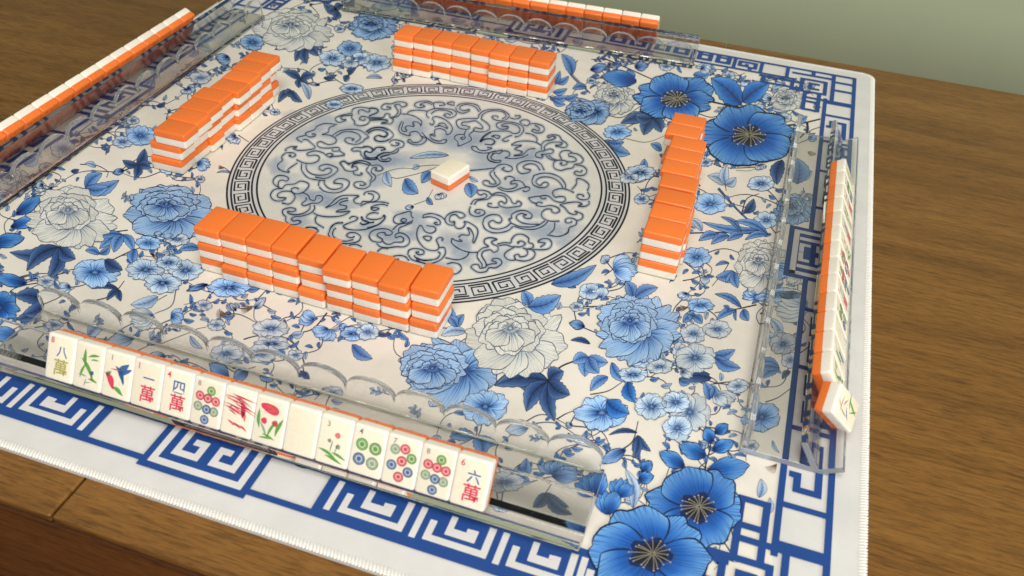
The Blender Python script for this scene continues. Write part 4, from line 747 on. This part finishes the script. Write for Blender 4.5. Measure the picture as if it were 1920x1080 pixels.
# front wall: nine stacks from the blue peony end to the white peony end
fx = [-.290, -.234, -.174, -.117, -.056, 0.008, .068, .127, .187, .246]
fy = {2: [-.536, -.534, -.534, -.536, -.544, -.560, -.556, -.562, -.548], 1: [-.539, -.540, -.545, -.547, -.546, -.557, -.560, -.562, -.552], 0: [-.537, -.549, -.548, -.548, -.556, -.557, -.561, -.559, -.558]}
for i in range(9):
    for l in range(3):
        x = (fx[i] + fx[i + 1]) / 2 + (0, .003, 0)[l] + (R.uniform(-.0006, .0006)); y = fy[l][i] + 0.042
        wall_tile(x, y, l, True, f'{LAY[l]} tile of the {ORD[8 - i]} stack from the white peony, wall before the scalloped rack', R.uniform(-.012, .012))
# back wall: eight stacks
bx = [-.314, -.256, -.194, -.137, -.078, -.018, .040, .099, .158]
by = {2: [.483, .487, .490, .489, .484, .478, .480, .477], 1: [.476, .478, .480, .486, .484, .470, .474, .478], 0: [.466, .469, .480, .476, .470, .465, .470, .478]}
for i in range(8):
    for l in range(3):
        wall_tile((bx[i] + bx[i + 1]) / 2 + R.uniform(-.0006, .0006), by[l][i] + .042, l, True, f'{LAY[l]} tile of the {ORD[7 - i]} stack from the big blossoms, wall before the green wall', R.uniform(-.012, .012))
# left wall: eight stacks running away from the camera side
ly = [-.240, -.180, -.122, -.064, -.005, .054, .112, .171, .230]
lR = {2: [-.516, -.520, -.527, -.533, -.519, -.522, -.530, -.534], 1: [-.536, -.540, -.536, -.540, -.530, -.530, -.534, -.552], 0: [-.539, -.539, -.531, -.540, -.527, -.527, -.529, -.546]}
for i in range(8):
    for l in range(3):
        wall_tile(lR[l][i] - .042, (ly[i] + ly[i + 1]) / 2 - .004 * (l == 0) + R.uniform(-.0006, .0006), l, False, f'{LAY[l]} tile of the {ORD[i]} stack from the small blue blossoms, wall by the wood-side rack', R.uniform(-.015, .015))
# right wall: nine stacks
ry = [.344, .287, .225, .168, .108, .050, -.016, -.084, -.141, -.206]
rc = {2: [.575, .572, .593, .593, .594, .602, .606, .606, .607], 1: [.578, .584, .585, .597, .600, .600, .610, .612, .607], 0: [.575, .574, .588, .592, .596, .606, .606, .613, .607]}
for i in range(9):
    for l in range(3):
        wall_tile(rc[l][i], (ry[i] + ry[i + 1]) / 2 + R.uniform(-.0006, .0006), l, False, f'{LAY[l]} tile of the {ORD[8 - i]} stack from the blue peony, wall beside the stamened blossom', R.uniform(-.015, .015))
# the lone tile in the medallion, blank face up
tile((0.0605 * U, -0.0165 * U, ZB + TT / 2), (0, 0, math.radians(-17)), 'single blank cream tile lying face up inside the round medallion')

# ------------------------------------------------------------------ acrylic racks
SC = 0.0895                                # scallop pitch, mat units
PROF = [(0, 0), (.139, 0), (.1736, .02), (.1676, .0304), (.133, .0104), (.1005, .0667), (.0901, .0607), (.1182, .012), (0, .012)]
def rack(name_label, origin, ang, s0, s1):
    """origin: inner-edge point (mat units) on the mat; local x = along the rack, local -y = outward"""
    r = empty('acrylic_rack', (origin[0] * U, origin[1] * U, ZB), (0, 0, ang)); tag(r, name_label, 'tile rack', 'clear acrylic racks')
    bm = bmesh.new(); n = len(PROF)
    A = [bm.verts.new((s0 * U, -d * U, z * U)) for d, z in PROF]; B = [bm.verts.new((s1 * U, -d * U, z * U)) for d, z in PROF]
    bm.faces.new(A); bm.faces.new(B[::-1])
    for i in range(n): j = (i + 1) % n; bm.faces.new((A[i], B[i], B[j], A[j]))
    bmesh.ops.recalc_face_normals(bm, faces=bm.faces[:])
    bmesh.ops.bevel(bm, geom=bm.edges[:], offset=0.0005, segments=2, profile=0.5, affect='EDGES')
    for f in bm.faces: f.material_index = 1 if abs(f.normal.x) > .9 else 0
    obj('rack_body', bm_mesh('rack_body', bm, [M_acr, M_saw]), r)
    # upright panel with scalloped top standing on the inner edge
    m = int((s1 - s0) / SC); pitch = (s1 - s0 - 0.012) / m; x0 = s0 + 0.006; top = [(x0, .0475)]
    for k in range(m):
        for q in range(1, 23):
            u = 0.5 - 0.5 * math.cos(math.pi * q / 22); top.append((x0 + (k + u) * pitch, .0475 + .030 * math.sqrt(max(0, 1 - (2 * u - 1) ** 2)) ** 1.0))
    out = [(x0, .0127)] + top + [(x0 + m * pitch, .0127)]
    bm = bmesh.new()
    f0 = [bm.verts.new((x * U, -0.0006, z * U)) for x, z in out]; f1 = [bm.verts.new((x * U, -0.0046, z * U)) for x, z in out]
    bm.faces.new(f0); bm.faces.new(f1[::-1]); n = len(out)
    for i in range(n): j = (i + 1) % n; bm.faces.new((f0[i], f0[j], f1[j], f1[i]))
    bmesh.ops.recalc_face_normals(bm, faces=bm.faces[:])
    big = {f for f in bm.faces if f.calc_area() > 0.002}
    bmesh.ops.bevel(bm, geom=[e for e in bm.edges if any(f in big for f in e.link_faces)], offset=0.0005, segments=2, profile=0.5, affect='EDGES')
    for f in bm.faces: f.material_index = 1 if f.calc_area() < 0.002 else 0
    me = bm_mesh('scalloped_panel', bm, [M_acr, M_rim])
    obj('scalloped_panel', me, r)
    return r
RACKS = {
    'front': rack('clear acrylic rack with scalloped panel holding tiles that show their faces', (0.07, -0.759), 0.0, -0.56, 0.56),
    'right': rack('clear acrylic rack along the bare wood edge, one tile slumping off its end', (0.838, -0.035), math.pi / 2, -0.595, 0.595),
    'back': rack('clear acrylic rack before the green wall holding tiles with orange backs', (-0.07, 0.832), math.pi + 0.042, -0.585, 0.585),
    'left': rack('clear acrylic rack holding orange-backed tiles beside the dark wood', (-0.834, 0.05), -math.pi / 2 + 0.022, -0.60, 0.60)}
LEAN = math.radians(30)
def rack_tile(rk, s, label, extra=None, face=True):
    """tile leaning on the rack's back rest at position s along it; returns the tile"""
    Mw = Matrix.Translation((rk.location.x, rk.location.y, ZB)) @ Matrix.Rotation(rk.rotation_euler.z, 4, 'Z')
    lean = LEAN + R.uniform(-.003, .003)
    # tile axes in rack space: width -> x, height -> up the rest, face normal -> outward (-y) and up
    hx = Vector((0, math.sin(lean), math.cos(lean))); nx = Vector((0, -math.cos(lean), math.sin(lean))); wx = hx.cross(nx)
    q = Vector((s * U, -.1335 * U, .0108 * U)) + nx * (TT / 2 + 0.00015) + hx * (TH / 2 + 0.0002 + R.uniform(0, .00012))
    L = Matrix(((wx.x, hx.x, nx.x, q.x), (wx.y, hx.y, nx.y, q.y), (wx.z, hx.z, nx.z, q.z), (0, 0, 0, 1)))
    W = Mw @ L
    if extra is not None: W = W @ extra
    t = tile((0, 0, 0), (0, 0, 0), label); t.matrix_world = W
    return t

# ---- faces: printed designs
def pmat(name, rgb): return plain(name, rgb, 0.4, 0.4, noise=0.06, nscale=500)
P_RED, P_GREEN, P_BLUE, P_GREY, P_OLIVE, P_ORNG, P_PURP, P_SAGE, P_PINK = (pmat('tile_ink_' + n, c) for n, c in (
    ('red', (216, 66, 92)), ('green', (98, 158, 72)), ('blue', (62, 104, 158)), ('grey', (140, 140, 132)), ('olive', (176, 168, 84)), ('orange', (214, 108, 70)), ('purple', (112, 104, 128)), ('sage', (142, 166, 136)), ('pink', (226, 120, 120))))
_glyph = {}
def glyph_mesh(ch, m):
    k = (ch, m.name)
    if k in _glyph: return _glyph[k]
    c = bpy.data.curves.new('glyph', 'FONT'); c.body = ch; c.align_x = 'CENTER'; c.resolution_u = 2
    c.offset = 0.012
    o = bpy.data.objects.new('glyph', c); COL.objects.link(o); bpy.context.view_layer.update()
    me = bpy.data.meshes.new_from_object(o.evaluated_get(bpy.context.evaluated_depsgraph_get())); me.name = 'glyph'
    bpy.data.objects.remove(o)
    co = np.empty(len(me.vertices) * 3); me.vertices.foreach_get('co', co); co = co.reshape(-1, 3)
    mn, mx = co[:, :2].min(0), co[:, :2].max(0); co[:, :2] = (co[:, :2] - (mn + mx) / 2) / max(mx - mn); co[:, 2] = 0
    me.vertices.foreach_set('co', co.ravel()); me.materials.clear(); me.materials.append(m); _glyph[k] = me
    return me
FZ = TT / 2 + 0.00006
def put(t, me, u, v, h, name, w=None, rot=0.0):
    o = obj(name, me, t); o.location = (u * TW, v * TH, FZ); o.scale = ((w or h) * TH, h * TH, 1); o.rotation_euler = (0, 0, rot); return o
def glyph(t, ch, u, v, h, m, name='printed_character', w=None): return put(t, glyph_mesh(ch, m), u, v, h, name, w)
_shape = {}
def shape(kind, m):
    k = (kind, m.name)
    if k in _shape: return _shape[k]
    V = []; F = []
    if kind == 'dot':                       # ring of petals round a centre
        n = 16
        for i in range(n):
            a0, a1 = (i + .10) / n * 2 * math.pi, (i + .90) / n * 2 * math.pi; b = len(V)
            for r in (.26, .5): V += [(r * math.cos(a0), r * math.sin(a0), 0), (r * math.cos(a1), r * math.sin(a1), 0)]
            F.append((b, b + 1, b + 3, b + 2))
        b = len(V); V += [(.2 * math.cos(i / n * 2 * math.pi), .2 * math.sin(i / n * 2 * math.pi), 0) for i in range(n)]; F.append(tuple(range(b, b + n)))
        b = len(V)
        for r in (.43, .5):
            V += [(r * math.cos(i / n * 2 * math.pi), r * math.sin(i / n * 2 * math.pi), 0) for i in range(n)]
        F += [(b + i, b + (i + 1) % n, b + n + (i + 1) % n, b + n + i) for i in range(n)]
    elif kind == 'petal':
        n = 12; V = [(.5 * math.cos(i / n * 2 * math.pi) * (1 - .25 * math.cos(i / n * 2 * math.pi)), .5 * math.sin(i / n * 2 * math.pi), 0) for i in range(n)]; F = [tuple(range(n))]
    elif kind == 'blade':
        n = 9; up = [(-.5 + i / (n - 1), .16 * math.sin(math.pi * i / (n - 1)) + .06 * math.sin(5 * i / n), 0) for i in range(n)]; dn = [(-.5 + i / (n - 1), -.14 * math.sin(math.pi * i / (n - 1)) + .06 * math.sin(5 * i / n), 0) for i in range(n)]
        V = up + dn[1:-1][::-1]; F = [tuple(range(len(V)))]
    elif kind == 'bar':
        V = [(-.5, -.5, 0), (-.2, -.42, 0), (.2, -.42, 0), (.5, -.5, 0), (.38, 0, 0), (.5, .5, 0), (.2, .42, 0), (-.2, .42, 0), (-.5, .5, 0), (-.38, 0, 0)]; F = [tuple(range(10))]
    _shape[k] = mesh_pydata('tile_print', V, F, m); return _shape[k]
def dots(t, lst, r=.135):
    for u, v, m in lst: put(t, shape('dot', m), u, v, r, 'printed_dot')
def leafs(t, lst, name='printed_stroke', kind='blade'):
    for u, v, L, w, a, m in lst: put(t, shape(kind, m), u, v, w * (1.9 if kind == 'blade' else 1), name, L * 1.2, math.radians(a))
def wan(t, num, ch, mn, m2, mw): glyph(t, num, -.30, .36, .13, mn, 'printed_number'); glyph(t, ch, .06, .14, .26, m2); glyph(t, '萬', .06, -.19, .36, mw)
R_, G_, B_, S_ = P_RED, P_GREEN, P_BLUE, P_SAGE
def eight(t): glyph(t, '8', -.30, .37, .11, P_GREY, 'printed_number'); dots(t, [(.10, .27, G_), (-.24, .12, R_), (.02, .10, R_), (.28, .08, R_), (-.26, -.10, S_), (.02, -.13, B_), (.26, -.14, S_), (0, -.35, B_)], .195)
def seven(t): glyph(t, '7', -.26, .38, .11, P_GREY, 'printed_number'); dots(t, [(-.22, .22, S_), (.06, .27, R_), (.28, .12, G_), (.02, .02, R_), (-.25, -.10, B_), (.24, -.16, B_), (.0, -.30, R_)], .205)
def four(t): glyph(t, '4', -.26, .37, .11, P_PURP, 'printed_number'); dots(t, [(-.18, .12, G_), (.22, .10, G_), (-.20, -.18, B_), (.20, -.20, S_)], .25)
def bird(t):
    glyph(t, '1', -.22, .36, .11, P_GREY, 'printed_number')
    leafs(t, [(.10, .05, .34, .20, -50, B_), (.20, .17, .30, .24, 60, B_), (.30, .12, .26, .16, 45, B_), (-.06, .12, .22, .05, 5, P_ORNG), (.18, -.06, .2, .1, -60, B_), (-.22, -.14, .34, .26, -50, R_), (-.28, .0, .14, .14, 60, G_), (.08, -.31, .26, .17, -20, G_)])
def bamboo_plant(t):
    leafs(t, [(-.12, .18, .34, .14, 100, G_), (-.02, -.02, .42, .16, -48, G_), (.16, .26, .24, .10, 20, G_), (.20, .18, .18, .06, 12, G_), (-.18, -.10, .30, .10, 75, G_), (.12, -.16, .2, .1, -60, G_), (.20, -.26, .2, .1, -5, G_), (-.16, -.20, .18, .06, 0, S_)]); put(t, shape('petal', B_), .16, -.10, .09, 'printed_petal'); leafs(t, [(-.05, -.34, .16, .04, 80, P_GREY), (.04, -.33, .14, .03, 20, P_GREY)])
def red_dragon(t):
    rr = random.Random(5); L = []
    for i in range(18): L.append((rr.uniform(-.2, .26), .32 - i * .018, rr.uniform(.22, .46), .05, rr.uniform(-25, 0), (R_, P_PINK, R_)[i % 3]))
    L += [(.14, .04, .22, .2, -70, R_), (.20, -.04, .2, .14, -60, P_PINK), (-.16, -.02, .18, .06, -20, R_), (-.20, .10, .10, .06, 30, P_GREY)]
    for i in range(5): L.append((-.16 + i * .1, -.24 - .012 * i, .17, .07, -25 + 12 * (i % 2), (R_, P_PINK)[i % 2]))
    leafs(t, L)
def rose(t):
    put(t, shape('petal', R_), .04, .26, .20, 'printed_petal', .42, -.2); leafs(t, [(.02, .29, .24, .05, -10, P_ORNG), (.06, .23, .2, .05, 15, P_ORNG)])
    for u in (-.14, .20): put(t, shape('petal', R_), u, .0, .13, 'printed_petal', .13)
    leafs(t, [(-.32, .02, .34, .13, 100, G_), (.32, -.06, .36, .14, 75, G_), (.10, -.12, .36, .10, 70, G_), (-.14, -.18, .30, .09, -55, S_), (.04, -.30, .26, .08, -12, G_), (-.06, -.34, .24, .07, 8, G_)])
def lily(t):
    glyph(t, '3', -.22, .33, .11, P_GREY, 'printed_number'); put(t, shape('petal', P_PINK), .10, .14, .12, 'printed_petal'); put(t, shape('petal', P_GREY), -.12, .0, .08, 'printed_petal'); put(t, shape('petal', S_), .16, -.08, .10, 'printed_petal')
    leafs(t, [(-.05, -.10, .24, .05, 85, S_), (.10, -.14, .24, .04, 80, S_), (-.16, -.25, .34, .11, -14, G_), (.20, -.26, .28, .10, -12, G_), (.06, -.35, .34, .11, -12, G_)])
FRONT = [('cream tile printed with a pale eight wan character, end of the front row', lambda t: wan(t, '8', '八', P_RED, B_, P_OLIVE)), ('cream tile painted with a green bamboo plant', bamboo_plant), ('cream tile painted with a blue hummingbird over a red flower', bird),
         ('cream tile printed with one blue stroke over a red wan character', lambda t: wan(t, '1', '一', P_RED, B_, R_)), ('cream tile printed with a blue four over a red wan character', lambda t: wan(t, '4', '四', P_RED, B_, R_)), ('cream tile with eight coloured dots beside the red scrawled tile', eight),
         ('cream tile covered with red dragon scrawl and red script', red_dragon), ('cream tile painted with a red rose on green stems', rose), ('blank cream tile between the rose tile and the lily tile', lambda t: None), ('cream tile painted with green lily leaves and number three', lily),
         ('cream tile with four dots, two of them green', four), ('cream tile with seven red, blue and green dots', seven), ('cream tile with eight coloured dots between the seven-dot tile and the six wan tile', eight), ('cream tile printed with a blue six over a red wan character', lambda t: wan(t, '6', '六', P_RED, B_, R_))]
s = -0.3455 - 0.07 + 0.0293
for i, (lab, fn) in enumerate(FRONT):
    t = rack_tile(RACKS['front'], s + i * 0.05854 + R.uniform(-.0001, .0001), lab); fn(t)
    if i == 0: t['label'] = 'cream tile printed with a blue eight over an olive wan character'
SIDE = [lambda t: leafs(t, [(-.05, .1, .5, .14, 80, G_), (.2, -.1, .4, .12, 60, G_)]), four, lambda t: wan(t, '2', '二', P_RED, B_, R_), lambda t: leafs(t, [(-.15, .15, .3, .1, 90, G_), (.15, .15, .3, .1, 90, G_), (0, -.2, .3, .1, 90, G_)], kind='bar'), lambda t: wan(t, '5', '五', P_RED, B_, R_), lily, seven, eight, lambda t: wan(t, '3', '三', P_RED, B_, R_), four,
        lambda t: None, lambda t: leafs(t, [(-.2, .1, .34, .12, 90, G_), (.1, -.1, .34, .12, 90, B_)], kind='bar'), bamboo_plant]
for i in range(13):                         # rack along the wood edge
    t = rack_tile(RACKS['right'], 0.295 + 0.035 - 0.0299 - i * 0.0598 + R.uniform(-.0003, .0003), f'upright tile {ORD[12 - i]} from the slumped tile in the rack along bare wood'); SIDE[i](t)
ex = Matrix.Translation((0.0015, -0.001, 0.0062)) @ Matrix.Rotation(math.radians(-21), 4, 'Y') @ Matrix.Rotation(math.radians(20), 4, 'Z')
t = rack_tile(RACKS['right'], 0.295 + 0.035 - 0.0299 - 13 * 0.0598 - 0.017, 'slumped tile turned askew at the end of the rack along bare wood', ex); leafs(t, [(-.2, .1, .3, .06, 80, P_GREY), (.15, -.22, .4, .10, 70, G_), (.25, -.05, .3, .08, 20, G_), (.05, -.28, .3, .06, 120, G_), (.0, .25, .3, .05, 0, P_GREY), (-.15, -.05, .26, .06, 40, B_), (.1, .12, .2, .06, -30, R_), (-.05, .32, .2, .05, 60, P_PINK)])
for i in range(14):
    rack_tile(RACKS['back'], -0.452 + 0.0299 + i * 0.0598 + R.uniform(-.0003, .0003), f'orange-backed tile {ORD[i]} from the big blossoms in the rack before the green wall')
for i in range(14):
    rack_tile(RACKS['left'], -0.375 + 0.0299 + i * 0.0598 + R.uniform(-.0003, .0003), f'orange-backed tile {ORD[i]} from the pale peony end of the rack by dark wood')
